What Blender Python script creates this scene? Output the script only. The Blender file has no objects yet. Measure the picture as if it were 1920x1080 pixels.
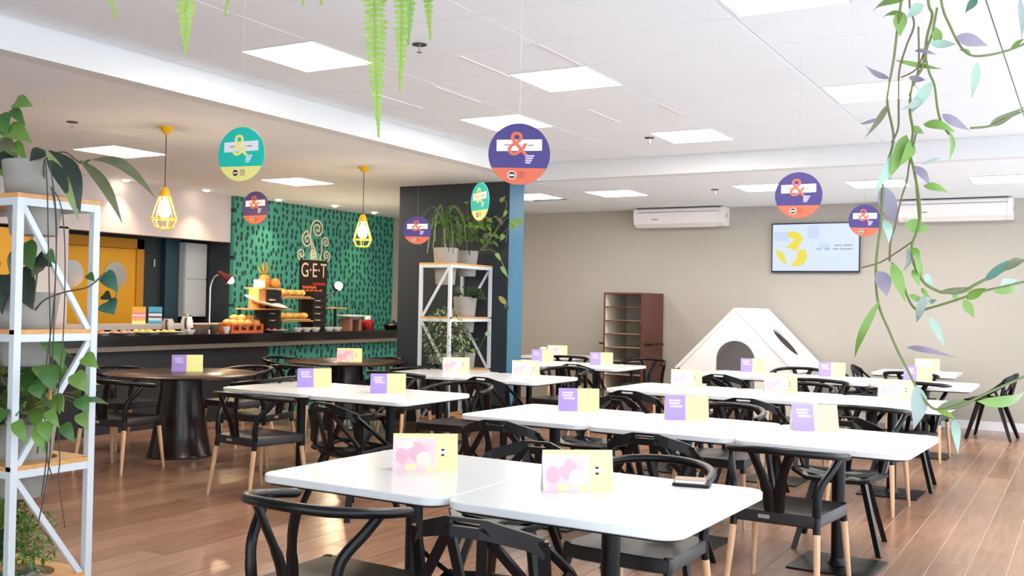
import bpy, bmesh, math, random
from math import sin, cos, pi, radians, sqrt, atan2
from mathutils import Vector, Matrix
random.seed(7)
S = bpy.context.scene
COL = S.collection

# ------------------------------------------------------------------ camera, world, lights, exposure
F_PX, YAW, PITCH, ROLL = 1892.12, 0.52042, 0.016265, 0.019097
CAM = Vector((0, 0, 1.48))
cf = Vector((-sin(YAW)*cos(PITCH), cos(YAW)*cos(PITCH), sin(PITCH)))
cr0 = Vector((cos(YAW), sin(YAW), 0)); cu0 = cr0.cross(cf)
cr = cr0*cos(ROLL) + cu0*sin(ROLL); cu = cu0*cos(ROLL) - cr0*sin(ROLL)
cd = bpy.data.cameras.new('camera'); cam = bpy.data.objects.new('camera', cd); COL.objects.link(cam)
cam.matrix_world = Matrix(((cr.x, cu.x, -cf.x, CAM.x), (cr.y, cu.y, -cf.y, CAM.y), (cr.z, cu.z, -cf.z, CAM.z), (0, 0, 0, 1)))
cd.sensor_width = 36; cd.lens = F_PX/1920*36; cd.clip_start = .05; cd.clip_end = 200
S.camera = cam

def pt(px, py, d):
    "world point seen at photo pixel (px, py) at depth d metres: used to read hanging stems off the photo"
    return CAM + (cf*F_PX + cr*(px-960) - cu*(py-540))*(d/F_PX)

w = bpy.data.worlds.new('world'); S.world = w; w.use_nodes = True
wn = w.node_tree.nodes; bg = wn['Background']
bg.inputs[0].default_value = (.82, .91, 1, 1); bg.inputs[1].default_value = 2.0
S.view_settings.view_transform = 'Standard'; S.view_settings.look = 'None'
S.view_settings.exposure = 0.74; S.view_settings.gamma = 1; S.view_settings.use_curve_mapping = False

def lamp(name, kind, loc, energy, color=(1, 1, 1), size=.1, rot=None, label=None, **k):
    l = bpy.data.lights.new(name, kind); l.energy = energy; l.color = color
    if kind == 'AREA': l.size = size
    elif kind in ('POINT', 'SPOT'): l.shadow_soft_size = size
    for a, b in k.items(): setattr(l, a, b)
    o = bpy.data.objects.new(name, l); COL.objects.link(o); o.location = loc
    if rot: o.rotation_euler = rot
    return o
PANEL_E, SPOT_E, BULB_E, DESK_E = 18.0, 38, 9, 6
WARM = (1, .62, .30)

# ------------------------------------------------------------------ materials
def lin(c):
    c = c/255
    return c/12.92 if c <= .04045 else ((c+.055)/1.055)**2.4
def rgb(r, g, b): return (lin(r), lin(g), lin(b), 1)
MATS = {}
def mat(name, col, rough=.5, metal=0, var=0, scale=8, bump=0, bscale=60, emit=0, spec=.5, trans=0, alpha=1, sheen=0, vcol=None, stretch=(1, 1, 1), coords='Object'):
    if name in MATS: return MATS[name]
    m = bpy.data.materials.new(name); m.use_nodes = True; nt = m.node_tree; b = nt.nodes['Principled BSDF']
    b.inputs['Base Color'].default_value = col; b.inputs['Roughness'].default_value = rough; b.inputs['Metallic'].default_value = metal
    b.inputs['Specular IOR Level'].default_value = spec
    if trans: b.inputs['Transmission Weight'].default_value = trans
    if alpha < 1: b.inputs['Alpha'].default_value = alpha
    if emit:
        b.inputs['Emission Color'].default_value = col; b.inputs['Emission Strength'].default_value = emit
        if name.startswith('screen'): b.inputs['Base Color'].default_value = (.01, .01, .012, 1)
    if var or bump:
        tc = nt.nodes.new('ShaderNodeTexCoord'); mp = nt.nodes.new('ShaderNodeMapping'); nt.links.new(tc.outputs[coords], mp.inputs[0])
        mp.inputs['Scale'].default_value = stretch
    if var:
        n = nt.nodes.new('ShaderNodeTexNoise'); n.inputs['Scale'].default_value = scale; n.inputs['Detail'].default_value = 4
        nt.links.new(mp.outputs[0], n.inputs['Vector'])
        r = nt.nodes.new('ShaderNodeValToRGB'); r.color_ramp.elements[0].position = .3; r.color_ramp.elements[1].position = .7
        c2 = vcol or tuple(min(1, x*(1+var)) for x in col[:3])+(1,)
        c1 = tuple(x*(1-var) for x in col[:3])+(1,) if not vcol else col
        r.color_ramp.elements[0].color = c1; r.color_ramp.elements[1].color = c2
        nt.links.new(n.outputs['Fac'], r.inputs[0]); nt.links.new(r.outputs[0], b.inputs['Base Color'])
    if bump:
        n2 = nt.nodes.new('ShaderNodeTexNoise'); n2.inputs['Scale'].default_value = bscale; nt.links.new(mp.outputs[0], n2.inputs['Vector'])
        bp = nt.nodes.new('ShaderNodeBump'); bp.inputs['Strength'].default_value = bump; bp.inputs['Distance'].default_value = .01
        nt.links.new(n2.outputs['Fac'], bp.inputs['Height']); nt.links.new(bp.outputs[0], b.inputs['Normal'])
    MATS[name] = m; return m

M = dict(
    ceil=mat('ceiling_tile', rgb(234, 238, 243), .9, bump=.08, bscale=120),
    grid=mat('ceiling_grid', rgb(150, 150, 150), .6),
    plaster=mat('white_plaster', rgb(221, 222, 223), .85, var=.01, scale=2),
    wall=mat('grey_wall_paint', rgb(174, 168, 159), .85, var=.02, scale=1.5),
    soffit=mat('lilac_grey_paint', rgb(206, 198, 200), .85, var=.02, scale=2),
    navy=mat('navy_wall_paint', rgb(38, 49, 58), .6, var=.05, scale=3),
    blue=mat('pillar_blue_paint', rgb(36, 47, 55), .55, var=.04, scale=3),
    bluelit=mat('pillar_blue_lit_side', rgb(64, 116, 146), .55, var=.03, scale=3),  # pillar blue made lighter: light on its side is in the colour
    counter=mat('dark_counter_panel', rgb(48, 50, 56), .5, var=.06, scale=4),
    ctop=mat('black_granite', rgb(26, 22, 22), .16, var=.4, scale=120),
    lip=mat('taupe_stone', rgb(128, 118, 106), .4, var=.08, scale=20),
    yellow=mat('yellow_paint', rgb(226, 164, 26), .45, var=.03, scale=3),
    white=mat('white_laminate', rgb(226, 228, 230), .22, var=.006, scale=6),
    base=mat('white_skirting', rgb(225, 225, 228), .5),
    black=mat('satin_black_plastic', rgb(10, 11, 14), .3, spec=.3, var=.06, scale=20),
    blackm=mat('black_powder_coat', rgb(9, 10, 12), .34, spec=.3, var=.08, scale=30),
    seatb=mat('black_seat_plastic', rgb(32, 27, 26), .42, bump=.12, bscale=300),
    wood=mat('beech_leg_wood', rgb(222, 180, 142), .5, var=.10, scale=6, stretch=(6, 6, .6)),
    dwood=mat('dark_brown_veneer', rgb(66, 38, 28), .25, var=.22, scale=4, stretch=(8, 1, 1)),
    dcone=mat('dark_espresso_lacquer', rgb(40, 27, 24), .22, var=.1, scale=3),
    lwood=mat('pine_shelf_wood', rgb(214, 160, 98), .5, var=.12, scale=4, stretch=(1, 10, 10)),
    steel=mat('white_steel_tube', rgb(212, 219, 225), .35),
    concrete=mat('grey_pot_concrete', rgb(160, 157, 152), .8, var=.08, scale=9, bump=.1, bscale=40),
    soil=mat('potting_soil', rgb(48, 36, 28), .95, var=.3, scale=40),
    lemon=mat('lemon_card', rgb(245, 240, 150), .3, spec=1.0, var=.02),
    purple=mat('purple_card', rgb(156, 132, 210), .3, spec=1.0, var=.03),
    pink=mat('pink_card', rgb(246, 178, 190), .3, spec=1.0, var=.25, scale=14, vcol=rgb(250, 208, 206)),
    rose=mat('rose_print', rgb(245, 174, 188), .5),
    cream=mat('cream_print', rgb(250, 222, 206), .5),
    lilac=mat('lilac_print', rgb(205, 192, 232), .5),
    cardw=mat('white_card', rgb(240, 238, 240), .6),
    spurple=mat('sign_purple', rgb(62, 48, 118), .45, var=.02),
    sorange=mat('sign_orange', rgb(210, 100, 68), .45, var=.02),
    steal=mat('sign_teal', rgb(28, 196, 178), .45, var=.02),
    syellow=mat('sign_pale_yellow', rgb(246, 238, 140), .45, var=.02),
    swhite=mat('sign_white', rgb(238, 236, 244), .45),
    ink=mat('print_ink', rgb(40, 38, 42), .5),
    grayink=mat('grey_ink', rgb(120, 118, 140), .5),
    chrome=mat('chrome', rgb(210, 210, 212), .18, metal=1),
    acw=mat('ac_white_plastic', rgb(236, 232, 230), .35),
    acd=mat('ac_slot_dark', rgb(50, 50, 52), .5),
    pyel=mat('pendant_yellow_metal', rgb(244, 188, 30), .4),
    cord=mat('dark_cord', rgb(60, 48, 40), .6),
    grout=mat('floor_grout', rgb(222, 208, 196), .8),
)
# ------------------------------------------------------------------ mesh helpers
class MB:
    def __init__(s): s.v = []; s.f = []; s.mi = []
    def add(s, vs, fs, m=0):
        o = len(s.v); s.v += [tuple(v) for v in vs]
        for f in fs: s.f.append([i+o for i in f]); s.mi.append(m)
        return s
    def box(s, c, size, rz=0, m=0, rot=None):
        x, y, z = [a/2 for a in size]
        R = rot or Matrix.Rotation(rz, 3, 'Z')
        vs = [Vector(c)+R @ Vector((sx*x, sy*y, sz*z)) for sz in (-1, 1) for sx, sy in ((-1, -1), (1, -1), (1, 1), (-1, 1))]
        return s.add(vs, [(3, 2, 1, 0), (4, 5, 6, 7), (0, 1, 5, 4), (1, 2, 6, 5), (2, 3, 7, 6), (3, 0, 4, 7)], m)
    def span(s, a, b, m=0):
        return s.box([(p+q)/2 for p, q in zip(a, b)], [abs(q-p) for p, q in zip(a, b)], 0, m)
    def tube(s, pts, r, n=8, m=0, closed=False, flat=1, up=None):
        P = [Vector(p) for p in pts]; k = len(P)
        rr = r if isinstance(r, (list, tuple)) else [r]*k
        T = []
        for i in range(k):
            a = P[(i-1) % k] if closed or i else P[i]; b = P[(i+1) % k] if closed or i < k-1 else P[i]
            t = (b-a); T.append(t.normalized() if t.length > 1e-9 else Vector((0, 0, 1)))
        u = Vector(up) if up else (Vector((0, 0, 1)) if abs(T[0].z) < .9 else Vector((1, 0, 0)))
        vs = []
        for i in range(k):
            u = u-T[i]*u.dot(T[i]); u = u.normalized() if u.length > 1e-6 else T[i].orthogonal().normalized()
            v = T[i].cross(u)
            for j in range(n):
                a = 2*pi*j/n; vs.append(P[i]+(u*cos(a)*flat+v*sin(a))*rr[i])
        fs = []
        for i in range(k if closed else k-1):
            for j in range(n):
                a, b = i*n+j, i*n+(j+1) % n; c = ((i+1) % k)*n
                fs.append((a, b, c+(j+1) % n, c+j))
        if not closed: fs += [tuple(range(n-1, -1, -1)), tuple((k-1)*n+j for j in range(n))]
        return s.add(vs, fs, m)
    def lathe(s, prof, n=24, c=(0, 0, 0), m=0, sy=1):
        vs = []; fs = []; k = len(prof)
        for r, z in prof:
            for j in range(n):
                a = 2*pi*j/n; vs.append((c[0]+r*cos(a), c[1]+r*sin(a)*sy, c[2]+z))
        for i in range(k-1):
            for j in range(n):
                fs.append((i*n+j, i*n+(j+1) % n, (i+1)*n+(j+1) % n, (i+1)*n+j))
        if prof[0][0] > 1e-6: fs.append(tuple(range(n-1, -1, -1)))
        if prof[-1][0] > 1e-6: fs.append(tuple((k-1)*n+j for j in range(n)))
        return s.add(vs, fs, m)
    def slab(s, poly, z0, z1, ch=0, m=0, inset_c=None):
        "polygon slab with chamfered rims"
        cx = sum(p[0] for p in poly)/len(poly); cy = sum(p[1] for p in poly)/len(poly); n = len(poly)
        def ins(d):
            out = []
            for x, y in poly:
                l = sqrt((x-cx)**2+(y-cy)**2) or 1
                out.append((x-(x-cx)/l*d, y-(y-cy)/l*d))
            return out
        rings = [(ins(ch), z0), (poly, z0+ch), (poly, z1-ch), (ins(ch), z1)] if ch else [(poly, z0), (poly, z1)]
        vs = [(x, y, z) for p, z in rings for x, y in p]; fs = []
        for i in range(len(rings)-1):
            for j in range(n): fs.append((i*n+j, i*n+(j+1) % n, (i+1)*n+(j+1) % n, (i+1)*n+j))
        fs += [tuple(range(n-1, -1, -1)), tuple((len(rings)-1)*n+j for j in range(n))]
        return s.add(vs, fs, m)
    def bar(s, a, b, w, t, nrm, m=0, w2=None):
        a = Vector(a); b = Vector(b); d = (b-a).normalized(); nrm = Vector(nrm)
        nrm = (nrm-d*nrm.dot(d)).normalized(); x = d.cross(nrm)
        vs = []
        for p, ww in ((a, w), (b, w2 or w)):
            vs += [p+x*ww/2+nrm*t/2, p-x*ww/2+nrm*t/2, p-x*ww/2-nrm*t/2, p+x*ww/2-nrm*t/2]
        return s.add(vs, [(0, 1, 2, 3), (7, 6, 5, 4), (0, 4, 5, 1), (1, 5, 6, 2), (2, 6, 7, 3), (3, 7, 4, 0)], m)
    def ball(s, c, r, m=0, n=12, k=8, sc=(1, 1, 1)):
        prof = [(0, -1)]+[(sin(pi*i/k), -cos(pi*i/k)) for i in range(1, k)]+[(0, 1)]
        o = len(s.v); s.lathe(prof, n, (0, 0, 0), m)
        for i in range(o, len(s.v)):
            v = s.v[i]; s.v[i] = (c[0]+v[0]*r*sc[0], c[1]+v[1]*r*sc[1], c[2]+v[2]*r*sc[2])
        return s
    def leaf(s, base, tip, w, nrm=(0, 0, 1), bend=.1, fold=.15, n=6, m=0, shape=None):
        b = Vector(base); t = Vector(tip); d = t-b; L = d.length; d.normalize()
        nv = Vector(nrm); nv = nv-d*nv.dot(d); nv = nv.normalized() if nv.length > 1e-5 else d.orthogonal().normalized()
        x = d.cross(nv); vs = []; fs = []
        for i in range(n+1):
            u = i/n; ww = (shape(u) if shape else sin(pi*min(1, u**.8)))*w/2
            ww = max(ww, w*.02)
            p = b+d*L*u+nv*bend*L*sin(pi*u)
            vs += [p-x*ww+nv*fold*ww, p, p+x*ww+nv*fold*ww]
        for i in range(n):
            a = i*3; fs += [(a, a+1, a+4, a+3), (a+1, a+2, a+5, a+4)]
        return s.add(vs, fs, m)
    def mesh(s, name, mats, smooth=35):
        me = bpy.data.meshes.new(name); me.from_pydata(s.v, [], s.f)
        for m_ in (mats if isinstance(mats, (list, tuple)) else [mats]): me.materials.append(m_)
        me.polygons.foreach_set('material_index', s.mi)
        if smooth:
            me.polygons.foreach_set('use_smooth', [True]*len(s.f)); me.set_sharp_from_angle(angle=radians(smooth))
        me.update(); return me
    def build(s, name, mats, parent=None, smooth=35, loc=None, label=None):
        o = bpy.data.objects.new(name, s.mesh(name, mats, smooth)); COL.objects.link(o)
        if parent: o.parent = parent
        if loc: o.location = loc
        if label: o['label'] = label
        return o
def put(name, me, parent=None, loc=(0, 0, 0), rz=0, label=None):
    o = bpy.data.objects.new(name, me); COL.objects.link(o); o.location = loc; o.rotation_euler = (0, 0, rz)
    if parent: o.parent = parent
    if label: o['label'] = label
    return o
def tag(o, label, cat, group=None):
    o['label'] = label; o['category'] = cat
    if group: o['group'] = group
    return o
def thing(name, label, cat, loc=(0, 0, 0), rz=0, group=None):
    o = bpy.data.objects.new(name, None); COL.objects.link(o); o.location = loc; o.rotation_euler = (0, 0, rz)
    o.empty_display_size = .1
    return tag(o, label, cat, group)
def struct(o, label=None):
    o['kind'] = 'structure'
    if label: o['label'] = label
    return o
KIDS = {}
def dup(root, loc, rz, label, group=None):
    c = root.copy(); COL.objects.link(c); c.location = loc; c.rotation_euler = (0, 0, rz); c['label'] = label
    if group: c['group'] = group
    def rec(a, b):
        for ch in a.children:
            d = ch.copy(); COL.objects.link(d); d.parent = b; rec(ch, d)
    rec(root, c); return c
def rrect(w, h, r, n=6, c=(0, 0)):
    out = []
    for sx, sy, a0 in ((1, 1, 0), (-1, 1, 90), (-1, -1, 180), (1, -1, 270)):
        for i in range(n+1):
            a = radians(a0+90*i/n); out.append((c[0]+sx*(w/2-r)+r*cos(a), c[1]+sy*(h/2-r)+r*sin(a)))
    return out
def circ(r, n=32, c=(0, 0)): return [(c[0]+r*cos(2*pi*i/n), c[1]+r*sin(2*pi*i/n)) for i in range(n)]
def spline(pts, n=6):
    "Catmull-Rom through points"
    P = [Vector(p) for p in pts]; out = []
    for i in range(len(P)-1):
        a, b, c, d = P[max(i-1, 0)], P[i], P[i+1], P[min(i+2, len(P)-1)]
        for k in range(n):
            t = k/n
            out.append(.5*((2*b)+(c-a)*t+(2*a-5*b+4*c-d)*t*t+(3*b-a-3*c+d)*t**3))
    return out+[P[-1]]
def textmesh(txt, size, m, extrude=.0008, font=None):
    cu_ = bpy.data.curves.new('letters', 'FONT'); cu_.body = txt; cu_.size = size; cu_.extrude = extrude; cu_.align_x = 'CENTER'; cu_.align_y = 'CENTER'
    o = bpy.data.objects.new('letters', cu_); COL.objects.link(o)
    bpy.context.view_layer.update()
    me = bpy.data.meshes.new_from_object(o.evaluated_get(bpy.context.evaluated_depsgraph_get()))
    bpy.data.objects.remove(o); me.materials.clear(); me.materials.append(m); return me

# ------------------------------------------------------------------ room
ZC, ZU = 2.94, 3.14           # low and high ceiling
XB, YB = -5.62, 10.40          # edges of the raised bay
XL, YW = -10.55, 14.15         # left wall, back wall
# floor: grout bed with plank tiles proud of it
def plankmat():
    m = bpy.data.materials.new('wood_plank_tile'); m.use_nodes = True; nt = m.node_tree; b = nt.nodes['Principled BSDF']
    g = nt.nodes.new('ShaderNodeNewGeometry'); oi = nt.nodes.new('ShaderNodeObjectInfo')
    ad = nt.nodes.new('ShaderNodeMath'); ad.operation = 'ADD'; nt.links.new(g.outputs['Random Per Island'], ad.inputs[0]); nt.links.new(oi.outputs['Random'], ad.inputs[1])
    fr = nt.nodes.new('ShaderNodeMath'); fr.operation = 'FRACT'; nt.links.new(ad.outputs[0], fr.inputs[0])
    mp = nt.nodes.new('ShaderNodeMapping'); mp.inputs['Scale'].default_value = (30, 2.2, 1); nt.links.new(g.outputs['Position'], mp.inputs[0])
    no = nt.nodes.new('ShaderNodeTexNoise'); no.inputs['Scale'].default_value = 1; no.inputs['Detail'].default_value = 5; nt.links.new(mp.outputs[0], no.inputs['Vector'])
    mx = nt.nodes.new('ShaderNodeMath'); mx.operation = 'MULTIPLY_ADD'; mx.inputs[1].default_value = .35; nt.links.new(fr.outputs[0], mx.inputs[0]); 
    sc = nt.nodes.new('ShaderNodeMath'); sc.operation = 'MULTIPLY'; sc.inputs[1].default_value = .65; nt.links.new(no.outputs['Fac'], sc.inputs[0]); nt.links.new(sc.outputs[0], mx.inputs[2])
    r = nt.nodes.new('ShaderNodeValToRGB'); r.color_ramp.elements[0].position = .2; r.color_ramp.elements[1].position = .8
    r.color_ramp.elements[0].color = rgb(130, 91, 69); r.color_ramp.elements[1].color = rgb(176, 135, 110)
    nt.links.new(mx.outputs[0], r.inputs[0]); nt.links.new(r.outputs[0], b.inputs['Base Color']); b.inputs['Roughness'].default_value = .24
    return m
PLK = plankmat()
floor = struct(MB().span((-12.6, 0, -.12), (1.3, YW+.1, -.003)).build('floor', M['grout'], smooth=0))
def seen(x, y, z, mg=60):
    v = Vector((x, y, z))-CAM; d = v.dot(cf)
    if d < .3: return None
    X = 960+F_PX*v.dot(cr)/d; Y = 540-F_PX*v.dot(cu)/d
    return d if -mg < X < 1920+mg and -mg < Y < 1080+mg else None
PW, PL = .2, 1.2
plk = MB().slab([(-PW/2+.0025, -PL/2+.0015), (PW/2-.0025, -PL/2+.0015), (PW/2-.0025, PL/2-.0015), (-PW/2+.0025, PL/2-.0015)], -.004, 0, .001).mesh('plank', PLK, 0)
cells = []
for i in range(-62, 6):
    off = (i*7 % 5)*.24
    for j in range(-1, 13):
        x, y = i*PW+.1, j*PL+off+.6
        if -12.4 < x < 1.2 and .6 < y < YW-.6: cells.append((x, y))
inview = sorted(((min([q for q in (seen(x, y+dy, 0) for dy in (-.55, 0, .55)) if q] or [999]), x, y) for x, y in cells))
rest = MB()
for k, (d, x, y) in enumerate(inview):
    if k < 298 and d < 900: put('plank', plk, floor, (x, y, 0))
    else:
        a, b = x-PW/2+.0025, x+PW/2-.0025; c, e = y-PL/2+.0015, y+PL/2-.0015
        if e > YW: e = YW
        rest.span((a, c, -.004), (b, e, 0))
for i in range(-62, 6):                       # cut planks along the back wall and near edge
    off = (i*7 % 5)*.24; x = i*PW+.1
    ys = [y for (xx, y) in cells if abs(xx-x) < .01]
    if ys:
        if YW-(max(ys)+.6) > .02: rest.span((x-.0975, max(ys)+.6015, -.006), (x+.0975, YW, 0))
        if min(ys)-.6 > .02: rest.span((x-.0975, 0, -.006), (x+.0975, min(ys)-.6015, 0))
ro = rest.build('planks', PLK, floor, 0); ro['kind'] = 'stuff'

# ceilings
cb = MB()
cb.span((XB, -.5, ZU+.016), (1.3, YB, ZU+.12))
cb.span((-12.6, -.5, ZC+.016), (XB-.1, YW+.1, ZC+.12)); cb.span((XB-.1, YB+.1, ZC+.016), (1.3, YW+.1, ZC+.12))
ceiling = struct(cb.build('ceiling', M['grid'], smooth=0))
bm_ = MB().span((XB-.16, -.5, ZC-.002), (XB, YB+.16, ZU+.02)); bm_.span((XB, YB, ZC-.002), (1.3, YB+.16, ZU+.02))
struct(bm_.build('trim_1', M['plaster'], smooth=0), 'white bulkhead edging the raised ceiling bay')
# lamps: (x0, y0, ceiling z)
LP = [(-4.94, 4.93, ZU), (-3.65, 6.28, ZU), (-4.94, 7.63, ZU), (-3.65, 8.98, ZU), (-1.74, 4.93, ZU), (-1.74, 7.63, ZU), (-8.78, 6.5, ZC), (-8.78, 9.12, ZC),
      (-6.86, 11.62, ZC), (-5.62, 11.65, ZC), (-3.70, 11.68, ZC), (-2.42, 11.75, ZC), (-1.14, 11.8, ZC), (-4.94, 2.23, ZU), (-1.74, 2.23, ZU), (-8.78, 3.8, ZC)]
LN = ['ceiling light panel, leftmost in the raised bay behind the hanging fern', 'ceiling light panel near the top centre of the raised bay', 'ceiling light panel just behind the large purple hanging disc',
      'ceiling light panel in the raised bay beside the bulkhead, above the air conditioner', 'ceiling light panel cut by the top edge of the picture', 'ceiling light panel crossed by the trailing vine, in the raised bay',
      'ceiling light panel over the bar, behind the broad dark leaves', 'ceiling light panel over the bar, behind the teal disc sign', 'low ceiling light panel partly hidden by the blue pillar',
      'low ceiling light panel left of the wall air conditioner, right of the pillar', 'low ceiling light panel half hidden behind the purple disc above the television', 'low ceiling light panel behind the vine near the back wall',
      'low ceiling light panel at the far right above the second air conditioner', 'ceiling light panel out of frame on the left', 'ceiling light panel out of frame overhead on the right', 'ceiling light panel out of frame over the bar']
glow = mat('light_diffuser', (1, .93, .84, 1), .5, emit=PANEL_E)
LW, LD = .6, .64
pan = MB().span((0, 0, 0), (LW, LD, .01)).mesh('diffuser', glow, 0)
frm = MB()
for a, b in (((-.012, -.012, -.004), (LW+.012, 0, .014)), ((-.012, LD, -.004), (LW+.012, LD+.012, .014)), ((-.012, 0, -.004), (0, LD, .014)), ((LW, 0, -.004), (LW+.012, LD, .014))): frm.span(a, b)
frm = frm.mesh('lamp_frame', M['acw'], 0)
for (x, y, z), lb in zip(LP[:13], LN):
    t = thing('ceiling_light', 'bright square '+lb, 'light', (x, y, z), 0, 'square ceiling light panels'); put('diffuser', pan, t, (0, 0, -.003)); put('lamp_frame', frm, t)
for (x, y, z) in LP[13:]:
    pass
# tiles (gap left where a lamp sits)
TW, TD = 1.28, .675
def tiles(x0, x1, y0, y1, z, ox, oy, g=.004, ch=.003):
    meshes = {}
    for i in range(int((x0-ox)//TW), int((x1-ox)//TW)+3):
        for j in range(int((y0-oy)//TD), int((y1-oy)//TD)+3):
            a, b = ox+(i-1)*TW, ox+i*TW; c, d = oy+(j-1)*TD, oy+j*TD
            a, b, c, d = max(a, x0), min(b, x1), max(c, y0), min(d, y1)
            if b-a < .03 or d-c < .03: continue
            pieces = [(a, b)]
            for lx, ly, lz in LP[:13]:
                if lz == z and c-.1 < ly+.3 < d+.1 and lx+LW > a and lx < b and c <= ly+LD/2 < d:
                    pieces = [q for q in ((a, lx-.012), (lx+LW+.012, b)) if q[1]-q[0] > .02]
            if not any(seen(xx, yy, z, 250) for xx in (a, b) for yy in (c, d)): continue
            for a2, b2 in pieces:
                k = (round(b2-a2, 3), round(d-c, 3))
                if k not in meshes:
                    meshes[k] = MB().slab([(-k[0]/2+g, -k[1]/2+g), (k[0]/2-g, -k[1]/2+g), (k[0]/2-g, k[1]/2-g), (-k[0]/2+g, k[1]/2-g)], 0, .018, ch).mesh('tile', M['ceil'], 0)
                o = put('tile', meshes[k], ceiling, ((a2+b2)/2, (c+d)/2, z-.001))
                o.rotation_euler = (random.uniform(-.0015, .0015), random.uniform(-.001, .001), 0)
tiles(XB, 1.3, 0.9, YB, ZU, XB+.005-.0, .86)
tiles(-12, XB-.162, .9, YW, ZC, XB-.6-7*TW-.035, .42, .002, .0006)
tiles(XB-.16, 1.3, YB+.16, YW, ZC, XB+.0, 10.97, .002, .0006)
# walls
struct(MB().span((-12.6, YW, -.1), (1.3, YW+.15, ZU)).build('wall_back', M['wall'], smooth=0))
bb = MB().slab([(-7, YW-.014), (1.29, YW-.014), (1.29, YW), (-7, YW)], 0, .11, .003); struct(bb.build('baseboard_back', M['base'], smooth=0))
wl = MB()
wl.span((XL-.15, 1, 2.28), (XL, 10.38, ZC+.02)); wl.span((XL-.15, 7.32, 0), (XL, 7.78, 2.3)); wl.span((XL-.15, 1, 0), (XL, 5.9, 2.3))
struct(wl.build('wall_left', M['soffit'], smooth=0))
rc = MB().span((-11.35, 5.9, 0), (-11.2, 10.9, 2.6)); rc.span((-11.2, 10.38, 0), (XL-.02, 10.9, 2.6)); rc.span((XL-.15, 5.9, 0), (XL-.02, 7.32, .72))
rc.span((-11.2, 5.9, 2.3), (XL-.15, 10.4, 2.36))
struct(rc.build('wall_recess', M['navy'], smooth=0))
struct(MB().span((-12.6, -.62, -.1), (-3.4, -.5, ZU+.1)).build('wall_front_light_block', M['wall'], smooth=0))  # unseen wall, added so less daylight reaches the left of the room
PX0, PX1 = -7.58, -5.98
pl = MB().span((PX0, 10.33, 0), (PX1, 10.68, ZC+.01)); struct(pl.build('wall_pillar', M['blue'], smooth=0))
struct(MB().span((PX1, 10.332, 0), (PX1+.006, 10.678, ZC+.01)).build('wall_pillar_lit_side', M['bluelit'], smooth=0), 'side of the pillar, its light painted in as lighter blue')  # thin sheet over the pillar side, painted lighter to show it lit
# ------------------------------------------------------------------ tables
def square_table(x, y, label, rz=0, first=[]):
    if first: return dup(first[0], (x, y, 0), rz, label)
    t = thing('pedestal_table', label, 'table', (x, y, 0), rz, 'white square pedestal tables')
    MB().slab(rrect(.945, .985, .085, 7), .708, .74, .004).build('tabletop', M['white'], t)
    MB().slab(rrect(.905, .945, .07, 5), .698, .708).build('underside_panel', M['blackm'], t)
    MB().lathe([(.038, .012), (.038, .69)], 20).build('pole', M['blackm'], t)
    u = MB().box((0, 0, .688), (.5, .06, .02)); u.box((0, 0, .688), (.06, .5, .02)); u.lathe([(.05, .66), (.055, .69)], 16); u.build('top_bracket', M['blackm'], t)
    b = MB().slab(rrect(.47, .47, .012, 2), 0, .010, .002); b.lathe([(.06, .01), (.045, .03), (.04, .05)], 16); b.build('base_plate', M['blackm'], t)
    first.append(t); return t
ROW = {
 'R1': [(-2.585, 3.68), (-1.625, 3.655)], 'R2': [(-3.17, 6.16), (-2.215, 6.12), (-1.26, 6.06)], 'R3': [(-3.31, 8.78), (-2.35, 8.76), (-1.395, 8.72)],
 'R4': [(-3.38, 11.3), (-2.42, 11.26), (-1.47, 11.22)], 'R5': [(-1.84, 13.3)], 'A': [(-5.85, 6.62), (-4.86, 6.56)], 'B': [(-6.0, 8.96), (-5.04, 8.94)], 'C': [(-6.28, 11.45), (-5.3, 11.42)], 'D': [(-6.75, 13.2)]}
TN = {'R1': ['left of the pair in the front row, nearest the camera', 'right of the pair in the front row, with the phone on it'],
 'R2': ['left of the three in the second row', 'middle of the three in the second row', 'right of the three in the second row'],
 'R3': ['left of the three in the third row', 'middle of the three in the third row', 'right of the three in the third row'],
 'R4': ['left of the three in the row before the white playhouse', 'middle of the row before the white playhouse', 'right of the row before the white playhouse'],
 'R5': ['standing alone by the back wall at far right'],
 'A': ['left of the pair in front of the dark round tables', 'right of the pair in front of the dark round tables'],
 'B': ['left of the pair beside the plant rack at the pillar', 'right of the pair beside the plant rack at the pillar'],
 'C': ['left of the pair between the pillar and the tray rack', 'right of the pair in front of the brown tray rack'], 'D': ['far behind the blue pillar with white paper on it']}
for r, ps in ROW.items():
    for (x, y), nm in zip(ps, TN[r]): square_table(x, y, 'white square table '+nm, radians({'R1': -1.5, 'R2': -2.5, 'R3': -1}.get(r, 0)))
def round_table(x, y, label, first=[]):
    if first: return dup(first[0], (x, y, 0), 0, label)
    t = thing('round_table', label, 'table', (x, y, 0), 0, 'dark round tables by the bar')
    MB().lathe([(0, .742), (.5, .742), (.66, .752), (.70, .768), (.70, .776), (.694, .78), (0, .78)], 56).build('tabletop', M['dwood'], t)
    MB().lathe([(.30, 0), (.30, .012), (.285, .03), (.25, .22), (.215, .45), (.19, .62), (.19, .742)], 40).build('pedestal', M['dcone'], t)
    first.append(t); return t
RT = [(-7.42, 6.72), (-7.55, 9.32)]
round_table(*RT[0], 'dark brown round table with conical base, nearer one at left'); round_table(*RT[1], 'dark brown round table with conical base, farther one before the mural clad bar')

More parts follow.
